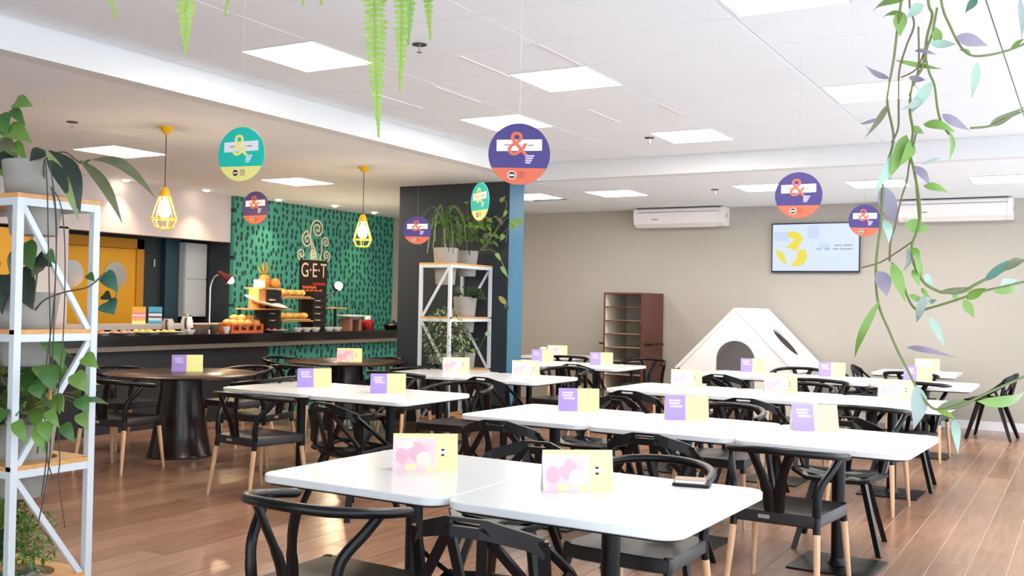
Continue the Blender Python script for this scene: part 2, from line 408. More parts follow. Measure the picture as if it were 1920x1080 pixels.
# ------------------------------------------------------------------ chairs
def make_wish(label, loc, rz):
    t = thing('wishbone_chair', label, 'chair', loc, rz, 'black wishbone chairs')
    # seat: slightly dished slab with apron
    poly = [(-.25, .24), (-.255, .215), (-.225, -.20), (-.20, -.225), (.20, -.225), (.225, -.20), (.255, .215), (.25, .24), (.15, .255), (-.15, .255)][::-1]
    s = MB(); n = len(poly)
    rings = [(.96, .395), (1, .402), (1, .452), (.985, .458), (.93, .46), (.55, .449), (.2, .446)]
    s.add([(x*k, y*k, z) for k, z in rings for x, y in poly], [(i*n+j, i*n+(j+1) % n, (i+1)*n+(j+1) % n, (i+1)*n+j) for i in range(len(rings)-1) for j in range(n)] + [tuple(range(n-1, -1, -1)), tuple((len(rings)-1)*n+j for j in range(n))])
    s.build('seat', M['seatb'], t)
    MB().box((-.05, -.2265, .43), (.06, .004, .02)).build('label_plate', M['chrome'], t, label='small silver plate on the rear seat edge')
    for sx in (-1, 1):
        for y0, y1, x0, x1 in ((.215, .27, .232, .265), (-.20, -.27, .208, .235)):
            a = Vector((sx*x0, y0, .46)); b = Vector((sx*x1, y1, 0)); q = a.lerp(b, .2)
            MB().tube([a, q], [.021, .0195], 10).build('leg_socket', M['black'], t)
            MB().tube([q, q.lerp(b, .3), b.lerp(q, .02), b], [.0185, .0175, .0115, .010], 10).build('leg', M['wood'], t)
        P = spline([(sx*.208, -.20, .44), (sx*.212, -.205, .52), (sx*.225, -.19, .60), (sx*.262, -.12, .68), (sx*.283, -.06, .742)], 4)
        MB().tube(P, [.022]*5+[.0205]*(len(P)-5), 10).build('post', M['black'], t)
    R = [(-.285, .10, .722), (-.29, .02, .732), (-.287, -.06, .742), (-.262, -.16, .755), (-.20, -.245, .766), (-.11, -.29, .773), (0, -.305, .776)]
    R = R+[(-x, y, z) for x, y, z in R[-2::-1]]
    P = spline(R, 4); MB().tube(P, [.015]+[.0215]*(len(P)-2)+[.015], 12, flat=.9).build('top_rail', M['black'], t)
    for sx in (-1, 1):
        sp = spline([(sx*.022, -.215, .455), (sx*.032, -.235, .56), (sx*.062, -.268, .67), (sx*.10, -.288, .768)], 4)
        MB().tube(sp, [.030]*6+[.024]*(len(sp)-6), 8, flat=.38, up=(0, 1, 0)).build('splat', M['black'], t)
    return t
def make_web(label, loc, rz):
    t = thing('lattice_chair', label, 'chair', loc, rz, 'black lattice chairs')
    N = {}
    def nd(k, x, y, z):
        N[k] = Vector((x, y, z))
        if x: N[k+'m'] = Vector((-x, y, z))
    nd('A', .17, .25, .452); nd('C', .262, .12, .475); nd('E', .235, -.13, .445); nd('G', .085, -.185, .43); nd('M', 0, .07, .435); nd('Z', 0, -.08, .43)
    nd('I', .285, -.07, .605); nd('K', .238, -.178, .705); nd('O', .062, -.264, .745); nd('V', .022, -.195, .44); nd('W', .238, -.15, .50); nd('B', 0, .262, .447)
    ref = Vector((0, .35, 1.15))
    def bars(mb, E, wd, th):
        for a, b in E:
            A, B = N[a], N[b]; mb.bar(A, B, wd, th, ref-(A+B)/2)
            for q in (A, B): mb.bar(q-(B-A).normalized()*wd*.35, q+(B-A).normalized()*wd*.35, wd*.8, th*1.05, ref-q)
    def sym(E): return E+[tuple(n if n in 'MZB' else n+'m' for n in e) for e in E]
    s = MB(); bars(s, sym([('B', 'A'), ('A', 'C'), ('C', 'E'), ('E', 'G')])+[('G', 'Gm')], .052, .02)
    bars(s, sym([('M', 'A'), ('M', 'C'), ('M', 'E'), ('M', 'G'), ('Z', 'G'), ('Z', 'E'), ('B', 'M')])+[('M', 'Z')], .042, .012); s.build('seat', M['black'], t)
    b = MB(); bars(b, sym([('C', 'I'), ('E', 'I'), ('I', 'K')]), .028, .016); bars(b, sym([('K', 'E')]), .042, .018)
    bars(b, sym([('O', 'V'), ('O', 'W')]), .036, .015); b.build('backrest', M['black'], t)
    # top band: solid shouldered plate with a hand slot
    h = MB(); yy = lambda x: -.272+.098*(abs(x)/.24)**2
    def quad(P):
        n = len(P); vs = [(x, yy(x)+dy, z) for dy in (-.009, .009) for x, z in P]
        h.add(vs, [tuple(range(n)), tuple(range(2*n-1, n-1, -1))]+[(i, n+i, n+(i+1) % n, (i+1) % n) for i in range(n)])
    T = [(.0, .785), (.075, .785), (.13, .768), (.19, .748), (.235, .728), (.258, .70)]; Bt = [(.0, .72), (.075, .72), (.13, .708), (.19, .692), (.222, .676), (.24, .66)]
    for s_ in (-1, 1):
        for i in range(1, 5): quad([(s_*T[i][0], T[i][1]), (s_*T[i+1][0], T[i+1][1]), (s_*Bt[i+1][0], Bt[i+1][1]), (s_*Bt[i][0], Bt[i][1])][::s_])
        quad([(s_*.055, .785), (s_*.075, .785), (s_*.075, .72), (s_*.055, .72)][::s_])
    quad([(-.055, .785), (.055, .785), (.055, .773), (-.055, .773)]); quad([(-.055, .756), (.055, .756), (.055, .72), (-.055, .72)])
    h.build('top_band', M['black'], t, smooth=20)
    f = MB(); f.bar((-.15, .12, .425), (.15, .12, .425), .05, .03, (0, 0, 1)); f.bar((-.15, -.10, .415), (.15, -.10, .415), .05, .03, (0, 0, 1)); f.bar((-.12, .12, .42), (-.12, -.1, .415), .04, .028, (0, 0, 1)); f.bar((.12, .12, .42), (.12, -.1, .415), .04, .028, (0, 0, 1))
    f.build('underframe', M['blackm'], t)
    for sx in (-1, 1):
        for y0, y1 in ((.12, .235), (-.10, -.245)):
            MB().bar((sx*.145, y0, .43), (sx*.25, y1, 0), .05, .03, (sx*.9, y1, .1), w2=.03).build('leg', M['blackm'], t)
    return t
CH = [  # kind, x, y, heading degrees (0 = towards the back wall), description
 ('W', -2.42, 2.93, -4, 'nearest the camera, at the left table of the front row'),
 ('G', -1.77, 3.05, 4, 'at the front right table, cut by the lower picture edge'),
 ('G', -2.42, 4.28, 184, 'behind the pink card of the front left table, facing the camera'),
 ('W', -1.70, 4.14, 176, 'tucked under the front row beside the phone, facing the camera'),
 ('W', -1.37, 5.33, -2, 'standing clear at the right end of the second row, seen from behind'),
 ('G', -2.13, 5.47, 2, 'with slotted back just behind the front row, middle of second row'),
 ('G', -3.12, 5.47, 8, 'at the left table of the second row, back to the camera'),
 ('G', -1.36, 6.60, 186, 'tucked under the far side of the second row at its right end'),
 ('W', -2.26, 6.93, 180, 'on the far side of the middle table of the second row'),
 ('G', -3.2, 6.95, 175, 'on the far side of the left table of the second row'),
 ('W', -1.45, 7.95, 0, 'with rail towards the camera, right end of the third row'),
 ('G', -2.35, 8.0, 3, 'with its slotted back at the middle of the third row'),
 ('G', -3.30, 8.02, -5, 'with its slotted back at the left of the third row'),
 ('G', -1.38, 9.12, 184, 'under the far side of the right table of the third row'),
 ('W', -2.32, 9.5, 182, 'on the far side of the middle table of the third row'),
 ('G', -3.35, 9.55, 180, 'on the far side of the left table of the third row'),
 ('W', -1.5, 10.98, 0, 'at the right end of the row before the playhouse, legs in aisle'),
 ('W', -2.45, 10.7, 3, 'at the middle of the row before the playhouse, back to the camera'),
 ('G', -3.4, 10.62, 0, 'with its slotted back before the left table near the playhouse'),
 ('W', -3.0, 12.05, 182, 'showing only its rail between the tables and the playhouse'),
 ('G', -2.5, 12.98, -82, 'seen side on left of the lone back table, nearer of two'),
 ('G', -2.42, 13.64, -85, 'seen side on left of the lone back table, farther of two'),
 ('W', -1.83, 12.72, 0, 'before the lone table by the back wall at right'),
 ('G', -1.0, 13.25, 84, 'standing alone by the grey wall at far right, facing left'),
 ('W', -5.5, 5.74, -6, 'seen from behind at the table nearest the dark round tables'),
 ('G', -4.5, 5.62, -10, 'at the front of the left hand pair of tables, right one'),
 ('G', -5.75, 7.35, 172, 'on the far side of the left hand pair of tables, left one'),
 ('W', -4.75, 7.35, 184, 'on the far side of the left hand pair of tables, right one'),
 ('W', -6.15, 8.42, 0, 'at the near side of the tables beside the plant rack, left one'),
 ('G', -5.0, 8.45, -3, 'at the near side of the tables beside the plant rack, right one'),
 ('W', -5.1, 10.0, 178, 'on the far side of the tables beside the plant rack'),
 ('G', -5.35, 11.05, 4, 'at the near side of the tables before the tray rack'),
 ('W', -5.15, 12.5, 184, 'between the tables and the brown tray rack'),
 ('W', -6.4, 12.75, 20, 'at the far table with white paper behind the pillar'),
 ('W', -7.22, 5.86, 14, 'before the nearer round table, back to the camera, at far left'),
 ('W', -6.56, 6.85, 98, 'at the right side of the nearer round table'),
 ('W', -8.28, 6.78, -95, 'at the left side of the nearer round table'),
 ('W', -7.55, 7.6, 176, 'behind the nearer round table, by the bar'),
 ('W', -7.45, 8.45, 4, 'before the farther round table, back to the camera'),
 ('W', -6.68, 9.4, 92, 'at the right side of the farther round table'),
 ('W', -8.42, 9.3, -90, 'at the left side of the farther round table'),
 ('W', -7.65, 10.0, 174, 'behind the farther round table, before the mural clad bar')]
proto = {}
for k, x, y, a, d in CH:
    lb = ('black wishbone chair ' if k == 'W' else 'black lattice chair ')+d
    if k not in proto: proto[k] = (make_wish if k == 'W' else make_web)(lb, (x, y, 0), radians(a))
    else: dup(proto[k], (x, y, 0), radians(a), lb)

# ------------------------------------------------------------------ tent cards
def tent(kind, loc, rz, label, proto_c={}):
    if kind in proto_c: return dup(proto_c[kind], loc, rz, label)
    t = thing('tent_card', label, 'card', loc, rz, {'p': 'purple and yellow tent cards', 'k': 'pink and yellow tent cards'}[kind])
    W, Hh, D = .285, .158, .085; sl = atan2(D/2, Hh)
    c = MB(); th = .0012
    c.add([(-W/2, -D/2, 0), (W/2, -D/2, 0), (W/2, 0, Hh), (-W/2, 0, Hh), (-W/2, D/2, 0), (W/2, D/2, 0), (-W/2, -D/2+th, 0), (W/2, -D/2+th, 0), (W/2, 0, Hh-th*2), (-W/2, 0, Hh-th*2), (-W/2, D/2-th, 0), (W/2, D/2-th, 0)],
          [(0, 1, 2, 3), (3, 2, 5, 4), (9, 8, 7, 6), (10, 11, 8, 9), (0, 3, 9, 6), (4, 10, 9, 3), (1, 7, 8, 2), (5, 2, 8, 11), (0, 6, 7, 1), (4, 5, 11, 10)])
    c.build('card_stock', M['cardw'], t, smooth=0)
    def face(q, name, m, u0, v0, u1, v1, lift=.0006, n=None, poly=None):
        "print laid on the sloping side q = -1 front, 1 back; u along the card, v up the slope (0..1)"
        mb = MB(); nx = Vector((0, q*cos(sl), sin(sl)))
        P = poly or [(u0, v0), (u1, v0), (u1, v1), (u0, v1)]
        top = []; bot = []
        for u, v in P:
            if q > 0: u = 1-u
            p = Vector((-W/2+W*u, q*(D/2)*(1-v), Hh*v)); top.append(p+nx*lift); bot.append(p+nx*.0001)
        k = len(P); fs = [tuple(range(k)), tuple(range(2*k-1, k-1, -1))]+[(i, k+i, k+(i+1) % k, (i+1) % k) for i in range(k)]
        mb.add(top+bot, fs).build(name, m, t, smooth=0)
    for q in (-1, 1):
        if kind == 'p':
            face(q, 'purple_panel', M['purple'], 0, 0, .47, 1); face(q, 'yellow_panel', M['lemon'], .47, 0, 1, 1)
            for k, (a, b) in enumerate(((.09, .36), (.09, .33), (.12, .40))): face(q, 'text_line', M['lilac'], a, .76-.12*k, b, .84-.12*k, .0010)
        else:
            face(q, 'pink_panel', M['pink'], 0, 0, .66, 1); face(q, 'yellow_panel', M['lemon'], .66, 0, 1, 1)
            face(q, 'yellow_band', M['lemon'], 0, .88, .66, 1, .001)
            for cx, cy, rx, ry, m in ((.14, .40, .10, .22, 'rose'), (.36, .52, .13, .26, 'rose'), (.20, .70, .12, .12, 'cream'), (.48, .32, .12, .20, 'cream'), (.28, .10, .09, .09, 'lemon'), (.57, .07, .07, .07, 'lemon')):
                face(q, 'print_shape', M[m], 0, 0, 0, 0, .001 if m == 'rose' else .0014, poly=[(cx+rx*cos(a*pi/6), max(0, cy+ry*sin(a*pi/6))) for a in range(12)])
            face(q, 'logo_disc', M['swhite'], 0, 0, 0, 0, .0012, poly=[(.77+.055*cos(a*pi/8), .5+.105*sin(a*pi/8)) for a in range(16)])
            for vv in (.535, .395): face(q, 'logo_mark', M['ink'], .745, vv, .795, vv+.055, .0018)
    proto_c[kind] = t; return t
for kind, x, y, z, a, lb in [
    ('k', -2.56, 3.72, .74, 0, 'on the left table of the front row'), ('k', -1.79, 3.68, .74, 10, 'on the right table of the front row'),
    ('p', -3.12, 6.42, .74, 3, 'on the left table of the second row'), ('p', -2.31, 6.38, .74, 8, 'on the middle table of the second row'), ('p', -1.47, 6.34, .74, 20, 'on the right table of the second row'),
    ('k', -3.30, 9.1, .74, 6, 'on the left table of the third row'), ('k', -2.39, 9.02, .74, 8, 'on the middle table of the third row'), ('k', -1.43, 9.1, .74, 14, 'on the right table of the third row'),
    ('p', -3.43, 11.72, .74, 0, 'on the left table before the playhouse'), ('p', -2.5, 11.6, .74, 0, 'on the middle table before the playhouse'), ('p', -1.6, 11.6, .74, 0, 'on the right table before the playhouse'),
    ('k', -1.76, 13.55, .74, 3, 'on the lone table by the back wall'),
    ('p', -5.78, 6.70, .74, 6, 'on the left table of the left hand pair'), ('p', -4.95, 6.64, .74, 2, 'on the right table of the left hand pair'),
    ('k', -5.92, 9.15, .74, 4, 'on the table nearest the plant rack'), ('k', -5.1, 9.22, .74, 3, 'on the right table beside the plant rack'),
    ('p', -6.18, 11.62, .74, 0, 'on the left table beside the pillar'), ('p', -5.33, 11.6, .74, 0, 'on the table before the tray rack'),
    ('k', -6.7, 13.05, .74, 0, 'on the far table behind the pillar'),
    ('p', -7.5, 6.86, .78, 0, 'on the nearer round table'), ('k', -7.42, 9.2, .78, 4, 'on the farther round table')]:
    tent(kind, (x, y, z), atan2(-x, y)+radians(a), ('purple' if kind == 'p' else 'pink')+' and yellow tent card '+lb)
# phone and notebook
t = thing('phone', 'black phone lying under a small notebook on the front table', 'phone', (-1.43, 4.03, .74), radians(10))
MB().slab(rrect(.155, .078, .012, 4), 0, .012, .003).build('phone_body', M['black'], t); MB().slab(rrect(.145, .07, .008, 3), .012, .0128).build('screen', mat('phone_glass', rgb(30, 34, 40), .08), t)
t = thing('notebook', 'small tan covered notebook lying on the black phone', 'notebook', (-1.44, 4.04, .7528), radians(14))
MB().box((0, 0, .008), (.118, .078, .011)).build('pages', M['cardw'], t, smooth=0); MB().box((0, 0, .0145), (.125, .084, .003)).box((0, 0, .0013), (.125, .084, .0026)).box((-.0615, 0, .008), (.003, .084, .015)).build('cover', mat('tan_cover', rgb(170, 150, 125), .6), t, smooth=0)
# ------------------------------------------------------------------ kitchen side: doors, recess, mural
def pface(o, loc, nx='x'):
    "lay a flat mesh (x right, y up) on a wall whose outward normal is +X, -Y or +Y"
    A = {'x': ((0, 1, 0), (0, 0, 1), (1, 0, 0)), '-y': ((1, 0, 0), (0, 0, 1), (0, -1, 0)), 'y': ((-1, 0, 0), (0, 0, 1), (0, 1, 0))}[nx]
    o.matrix_world = Matrix(((A[0][0], A[1][0], A[2][0], loc[0]), (A[0][1], A[1][1], A[2][1], loc[1]), (A[0][2], A[1][2], A[2][2], loc[2]), (0, 0, 0, 1)))
    return o
def muralmat():
    m = bpy.data.materials.new('teal_dash_mural'); m.use_nodes = True; nt = m.node_tree; b = nt.nodes['Principled BSDF']; L = nt.links.new
    g = nt.nodes.new('ShaderNodeNewGeometry'); sp = nt.nodes.new('ShaderNodeSeparateXYZ'); L(g.outputs['Position'], sp.inputs[0])
    cb_ = nt.nodes.new('ShaderNodeCombineXYZ')
    for i, (ax, s) in enumerate((('Y', 9.6), ('Z', 10.4))):
        k = nt.nodes.new('ShaderNodeMath'); k.operation = 'MULTIPLY'; k.inputs[1].default_value = s; L(sp.outputs[ax], k.inputs[0]); L(k.outputs[0], cb_.inputs[i])
    vo = nt.nodes.new('ShaderNodeTexVoronoi'); vo.voronoi_dimensions = '2D'; vo.inputs['Scale'].default_value = 1; vo.inputs['Randomness'].default_value = .55; L(cb_.outputs[0], vo.inputs['Vector'])
    d = nt.nodes.new('ShaderNodeVectorMath'); d.operation = 'SUBTRACT'; L(cb_.outputs[0], d.inputs[0]); L(vo.outputs['Position'], d.inputs[1])
    q = nt.nodes.new('ShaderNodeVectorMath'); q.operation = 'MULTIPLY'; q.inputs[1].default_value = (4.2, 2.3, 0); L(d.outputs[0], q.inputs[0])
    ln = nt.nodes.new('ShaderNodeVectorMath'); ln.operation = 'LENGTH'; L(q.outputs[0], ln.inputs[0])
    r = nt.nodes.new('ShaderNodeValToRGB'); e = r.color_ramp.elements; e[0].position = .88; e[0].color = rgb(18, 58, 62); e[1].position = 1; e[1].color = rgb(64, 152, 134)
    L(ln.outputs['Value'], r.inputs[0]); L(r.outputs[0], b.inputs['Base Color']); b.inputs['Roughness'].default_value = .6; return m
MUR = muralmat()
struct(MB().span((XL-.15, 10.4, 0), (XL+.05, YW+.02, ZC+.02)).build('wall_mural', MUR, smooth=0))
# steam scrolls painted above the poster
t = thing('steam_scroll', 'cream steam scrolls painted on the teal dashed wall above the poster', 'decoration', (XL+.052, 12.12, 2.0))
cream_p = mat('cream_wall_paint', rgb(222, 212, 184), .6); mint = mat('mint_wall_paint', rgb(86, 176, 156), .6)
def spiral(cy, cz, r, turns, tail=None, sgn=1, a0=0, nm='scroll'):
    P = []
    for i in range(int(turns*20)+1):
        a = a0+sgn*2*pi*i/20; rr = r*(.12+.88*i/(turns*20)); P.append((0, cy+rr*cos(a), cz+rr*sin(a)))
    if tail: P = P+[Vector(q) for q in spline([P[-1]]+[(0, y, z) for y, z in tail], 6)[1:]]
    MB().tube([(p[0]+.004, p[1]-12.12, p[2]-2.0) for p in P], .0155, 6, flat=.25, up=(1, 0, 0)).build(nm, cream_p, t)
spiral(12.16, 2.60, .15, 2.0, [(12.0, 2.46), (12.10, 2.28), (12.16, 2.08)], 1, pi)
spiral(11.93, 2.42, .13, 1.75, [(12.04, 2.30), (12.02, 2.1)], -1, 0)
spiral(12.36, 2.40, .09, 1.5, [(12.27, 2.25), (12.22, 2.08)], 1, 0)
spiral(11.80, 2.19, .10, 1.6, [(11.92, 2.10)], 1, pi/2); spiral(12.06, 2.22, .075, 1.5, [(12.06, 2.1)], 1, pi); spiral(12.38, 2.19, .10, 1.6, [(12.26, 2.10)], -1, pi/2)
MB().slab([(-.24, 0), (.22, 0), (.10, .16), (-.06, .22)], 0, .002).build('mint_patch', mint, t).matrix_local = Matrix(((0, 0, 1, 0), (1, 0, 0, 0), (0, 1, 0, .06), (0, 0, 0, 1)))
# poster
t = thing('menu_poster', 'dark poster reading G E T in cream letters on the teal wall', 'poster', (XL+.051, 12.08, 1.12))
MB().span((0, -.31, 0), (.02, .31, .99)).build('board', mat('poster_black', rgb(40, 24, 22), .5), t, smooth=0)
def wtext(txt, size, y, z, m, nm='lettering', X=.0215, sx=1, sy=1, rot=0):
    o = put(nm, textmesh(txt, 1, m), t); sc = Matrix.Diagonal((size*sx, size*sy, 1, 1))
    o.matrix_local = Matrix(((0, 0, 1, X), (1, 0, 0, y), (0, 1, 0, z), (0, 0, 0, 1))) @ Matrix.Rotation(rot, 4, 'Z') @ sc
wtext('G·E·T', .25, 0, .82, cream_p, sx=1.02, sy=1.25)
ora = mat('poster_orange', rgb(226, 110, 52), .5); redp = mat('poster_red', rgb(190, 48, 38), .5)
for z, a, b, m in ((.62, -.02, .26, redp), (.565, -.26, .05, ora), (.51, -.27, .2, ora), (.45, -.25, .0, ora), (.40, -.28, .16, ora), (.34, -.26, .1, cream_p)):
    P = [(0, a+(b-a)*i/14, z+.018*sin(i*2.1)) for i in range(15)]; MB().tube([(p[0]+.023, p[1], p[2]) for p in P], .016, 5, flat=.15, up=(1, 0, 0)).build('script_line', m, t)
# yellow double door with portholes in the recess
t = thing('swing_door', 'yellow double kitchen door with round porthole windows behind the bar', 'door', (-11.2, 8.6, 0)); t['kind'] = 'structure'
fr = MB()
fr.span((0, -.76, 0), (.07, -.66, 2.26)); fr.span((0, .66, 0), (.07, .78, 2.26)); fr.span((0, -.76, 2.13), (.07, .78, 2.26)); fr.build('door_frame', mat('ochre_frame', rgb(200, 138, 24), .5), t, smooth=0)
def holed(w, h, hole, n, zc=0, th=.04):
    "rectangle w x h in y,z with a round hole (y, z, r), thickness along x"
    hy, hz, r = hole; O = []; I = []
    for i in range(n):
        a = 2*pi*i/n; c, s_ = cos(a), sin(a)
        k = min(((w/2-hy) if c > 0 else (w/2+hy))/max(abs(c), 1e-6), ((h-hz) if s_ > 0 else hz)/max(abs(s_), 1e-6))
        O.append((hy+c*k, hz+s_*k)); I.append((hy+c*r, hz+s_*r))
    for cy, cz in ((-w/2, 0), (w/2, 0), (w/2, h), (-w/2, h)):        # snap the nearest sample to each corner
        i = min(range(n), key=lambda q: (O[q][0]-cy)**2+(O[q][1]-cz)**2); O[i] = (cy, cz)
    vs = [(x, y, z) for x in (0, th) for y, z in O+I]; fs = []; m2 = 2*n
    for i in range(n):
        j = (i+1) % n
        fs += [(m2+i, m2+j, m2+n+j, m2+n+i), (i, n+i, n+j, j), (i, j, m2+j, m2+i), (n+i, m2+n+i, m2+n+j, n+j)]
    return vs, fs
vs, fs = holed(.655, 2.12, (0, 1.76, .15), 40)
leafm = MB().add(vs, fs).mesh('door_leaf', M['yellow'], 20)
rim = MB().lathe([(.15, -.005), (.175, -.005), (.175, .012), (.15, .012)], 28).mesh('porthole_rim', M['chrome'])
gls = MB().lathe([(.15, 0), (.15, .006)], 28).mesh('pane', mat('porthole_glass', rgb(170, 178, 186), .06, spec=.6, alpha=.75))
for y in (-.33, .33):
    l = put('door_leaf', leafm, t, (.01, y, .004))
    for me, x, nm in ((rim, .052, 'porthole_rim'), (gls, .02, 'pane')):
        o = put(nm, me, l); o.matrix_local = Matrix(((0, 0, 1, x-.01), (1, 0, 0, 0), (0, 1, 0, 1.76), (0, 0, 0, 1)))
    MB().span((.04, y+.30*(1 if y > 0 else -1)-.012, 1.9), (.055, y+.30*(1 if y > 0 else -1)+.012, 2.0)).build('hinge', M['chrome'], l, smooth=0)
ld = MB().span((XL-.12, 5.92, .72), (XL-.06, 7.32, 2.24)); struct(ld.build('door_2', M['yellow'], smooth=0), 'yellow door panel at the far left behind the plants')
struct(MB().span((-11.2, 9.72, 0), (-11.1, 9.97, 2.3)).build('trim_3', mat('teal_navy_panel', rgb(26, 62, 80), .5), smooth=0), 'teal navy panel beside the white kitchen cabinet')
t = thing('kitchen_cabinet', 'white upper cabinet over a dark appliance niche behind the bar', 'cabinet', (-11.0, 10.16, 0))
cg = mat('cabinet_grey_white', rgb(196, 204, 210), .35)
MB().span((-.15, -.2, 1.22), (0, .2, 2.26)).build('body', cg, t, smooth=0)
for a, b in ((1.23, 1.74), (1.76, 2.25)): MB().span((.001, -.195, a), (.02, .195, b)).build('door', cg, t, smooth=0)
MB().span((-.15, -.2, 0), (-.01, .2, 1.2)).build('appliance', mat('black_appliance', rgb(14, 14, 16), .3), t, smooth=0)
# bar
t = thing('bar_counter', 'long dark bar counter with black stone top before the kitchen', 'counter', (-9.0, 9.4, 0))
MB().span((-.82, -3.6, .95), (0, 3.75, 1.06)).build('worktop', M['ctop'], t, smooth=0)
MB().span((-.80, -3.6, .895), (-.015, 3.75, .95)).build('ledge', M['lip'], t, smooth=0)
MB().span((-.75, -3.55, 0), (-.16, .30, .895)).build('front_panel', M['counter'], t, smooth=0)
MB().span((-.75, .302, 0), (-.16, 3.7, .895)).build('mural_panel', MUR, t, smooth=0, label='teal dashed cladding on the bar front')
t = thing('back_counter', 'pale back counter behind the bar, below the yellow door', 'counter', (-10.25, 8.6, 0))
MB().span((-.24, -1.9, 1.09), (.28, 1.75, 1.15)).build('worktop', mat('pale_worktop', rgb(186, 178, 172), .4), t, smooth=0); MB().span((-.24, -1.85, 0), (.22, 1.7, 1.09)).build('body', M['counter'], t, smooth=0)

# ------------------------------------------------------------------ things on the bar
ZB = 1.06
def card(name, lb, y, cols):
    t = thing(name, lb, 'card', (-10.12, y, 1.15), radians(-38), 'cards standing on the back counter')
    MB().span((-.004, -.078, 0), (0, .078, .215)).build('board', M['cardw'], t, smooth=0)
    for a, b, c in cols: MB().span((0, -.076, .215*a), (.0012, .076, .215*b)).build('colour_band', c, t, smooth=0)
ory = mat('card_orange_yellow', rgb(244, 178, 60), .5); aqua = mat('card_aqua', rgb(70, 168, 200), .5); pal = mat('card_pale', rgb(214, 222, 232), .5); nav = mat('card_navy', rgb(60, 72, 96), .5); sal = mat('card_salmon', rgb(240, 130, 110), .5)
card('menu_card', 'orange and yellow card standing on the back counter', 8.47, ((0, .2, M['lemon']), (.2, .32, ory), (.34, .42, sal), (.42, .58, M['pink']), (.58, .68, sal), (.7, 1, ory)))
card('menu_card', 'blue and white card standing on the back counter', 8.72, ((0, .2, aqua), (.2, .36, pal), (.36, .46, nav), (.46, .62, pal), (.62, .7, nav), (.7, 1, aqua)))
china = mat('white_china', rgb(236, 230, 222), .25); glass = mat('clear_glass', rgb(225, 232, 236), .06, trans=.9, spec=.5); bread = mat('bread_crust', rgb(222, 160, 84), .6, var=.25, scale=18)
def platter(y, lb, foods, r=.17, X=-9.3):
    t = thing('platter', lb, 'plate', (X, y, ZB), 0, 'food platters along the bar')
    MB().lathe([(0, .004), (r*.55, .004), (r, .026), (r*1.01, .03), (r*.98, .031), (r*.55, .012), (0, .012)], 28).build('dish', china, t)
    random.seed(int(y*100))
    for k, (c, n, s) in enumerate(foods):
        for j in range(n):
            a = 2*pi*(k*.31+j/n); q = random.uniform(.3, .72)*r
            MB().ball((q*cos(a), q*sin(a), .012+s*.75), s, n=8, k=6, sc=(1.3, 1, .8)).build('food_piece', c, t)
fr_ = {k: mat('food_'+k, c, .5, var=.15, scale=30) for k, c in dict(red=rgb(206, 58, 40), orange=rgb(232, 140, 60), yellow=rgb(236, 206, 96), rose=rgb(226, 150, 132), green=rgb(150, 168, 70), brown=rgb(150, 92, 52)).items()}
platter(7.18, 'platter of red and orange fruit at the left end of the bar', [(fr_['red'], 5, .03), (fr_['orange'], 4, .028)])
platter(7.52, 'platter of rosy cold cuts on the bar', [(fr_['rose'], 6, .028), (fr_['orange'], 3, .026)])
platter(7.86, 'platter of pale yellow cheese on the bar', [(fr_['yellow'], 7, .03)])
platter(8.2, 'platter of pale yellow slices nearest the jugs', [(fr_['yellow'], 6, .025), (fr_['rose'], 2, .02)])
def jug(y, X, h, r, lb, m, lid=None):
    t = thing('jug', lb, 'jug', (X, y, ZB), radians(-50))
    MB().lathe([(0, 0), (r*.8, 0), (r, h*.35), (r*.92, h*.75), (r*.7, h), (r*.66, h), (r*.86, h*.74), (r*.93, h*.35), (r*.74, .01), (0, .01)], 24).build('body', m, t)
    MB().tube(spline([(r*.8, 0, h*.9), (r*1.6, 0, h*.85), (r*1.65, 0, h*.45), (r*.98, 0, h*.3)], 5), .012, 8).build('handle', mat('dark_handle', rgb(60, 54, 50), .4), t)
    if lid: MB().lathe([(r*.7, h), (r*.72, h+.012), (r*.2, h+.035), (.0, h+.037)], 20).build('lid', M['chrome'], t)
jug(8.42, -9.55, .17, .075, 'glass jug with handle near the blue card on the bar', mat('frosted_jug', rgb(200, 186, 170), .3)); jug(8.62, -9.45, .2, .075, 'cream jug with open lid among the bowls on the bar', china, 1)
def bowl(y, X, r, h, lb, m, fill=None, nm='bowl'):
    t = thing(nm, lb, 'bowl', (X, y, ZB), 0, 'bowls and jars along the bar')
    MB().lathe([(0, 0), (r*.55, 0), (r*.9, h*.5), (r, h), (r*.95, h), (r*.83, h*.5), (r*.5, .012), (0, .012)], 24).build('body', m, t)
    if fill: MB().lathe([(0, h*.9), (r*.5, h*.86), (r*.9, h*.72)], 20).build('filling', fill, t)
smoke = mat('smoked_glass', rgb(120, 100, 92), .15)
bowl(8.55, -9.2, .075, .07, 'brown bowl before the cream jug', smoke, fr_['brown']); bowl(8.83, -9.42, .105, .10, 'large brownish glass bowl right of the cream jug', smoke, fr_['rose'])
bowl(9.03, -9.42, .06, .10, 'olive jar left of the bread basket', mat('olive_glass', rgb(92, 88, 60), .2), fr_['green'], 'jar'); bowl(9.12, -9.3, .045, .075, 'small white cup touching the bread basket', china, None, 'cup')
bowl(8.4, -9.15, .06, .05, 'small white bowl with dark filling at the bar edge', china, fr_['brown'])
for k, (y, c, lb) in enumerate(((10.30, None, 'left of the row'), (10.48, 'green', 'second from left'), (10.66, None, 'third from left'), (10.95, None, 'under the right riser'), (11.12, 'rose', 'rightmost of the row'))):
    bowl(y, -9.2, .07, .055, 'small white bowl below the bread shelves, '+lb, china, fr_[c] if c else None)
t = thing('bread_basket', 'orange slotted crate full of round bread rolls on the bar', 'basket', (-9.35, 9.42, ZB), radians(-8))
tc = mat('terracotta_crate', rgb(196, 96, 52), .6, var=.1)
b = MB(); b.span((-.13, -.25, 0), (.13, .25, .012))
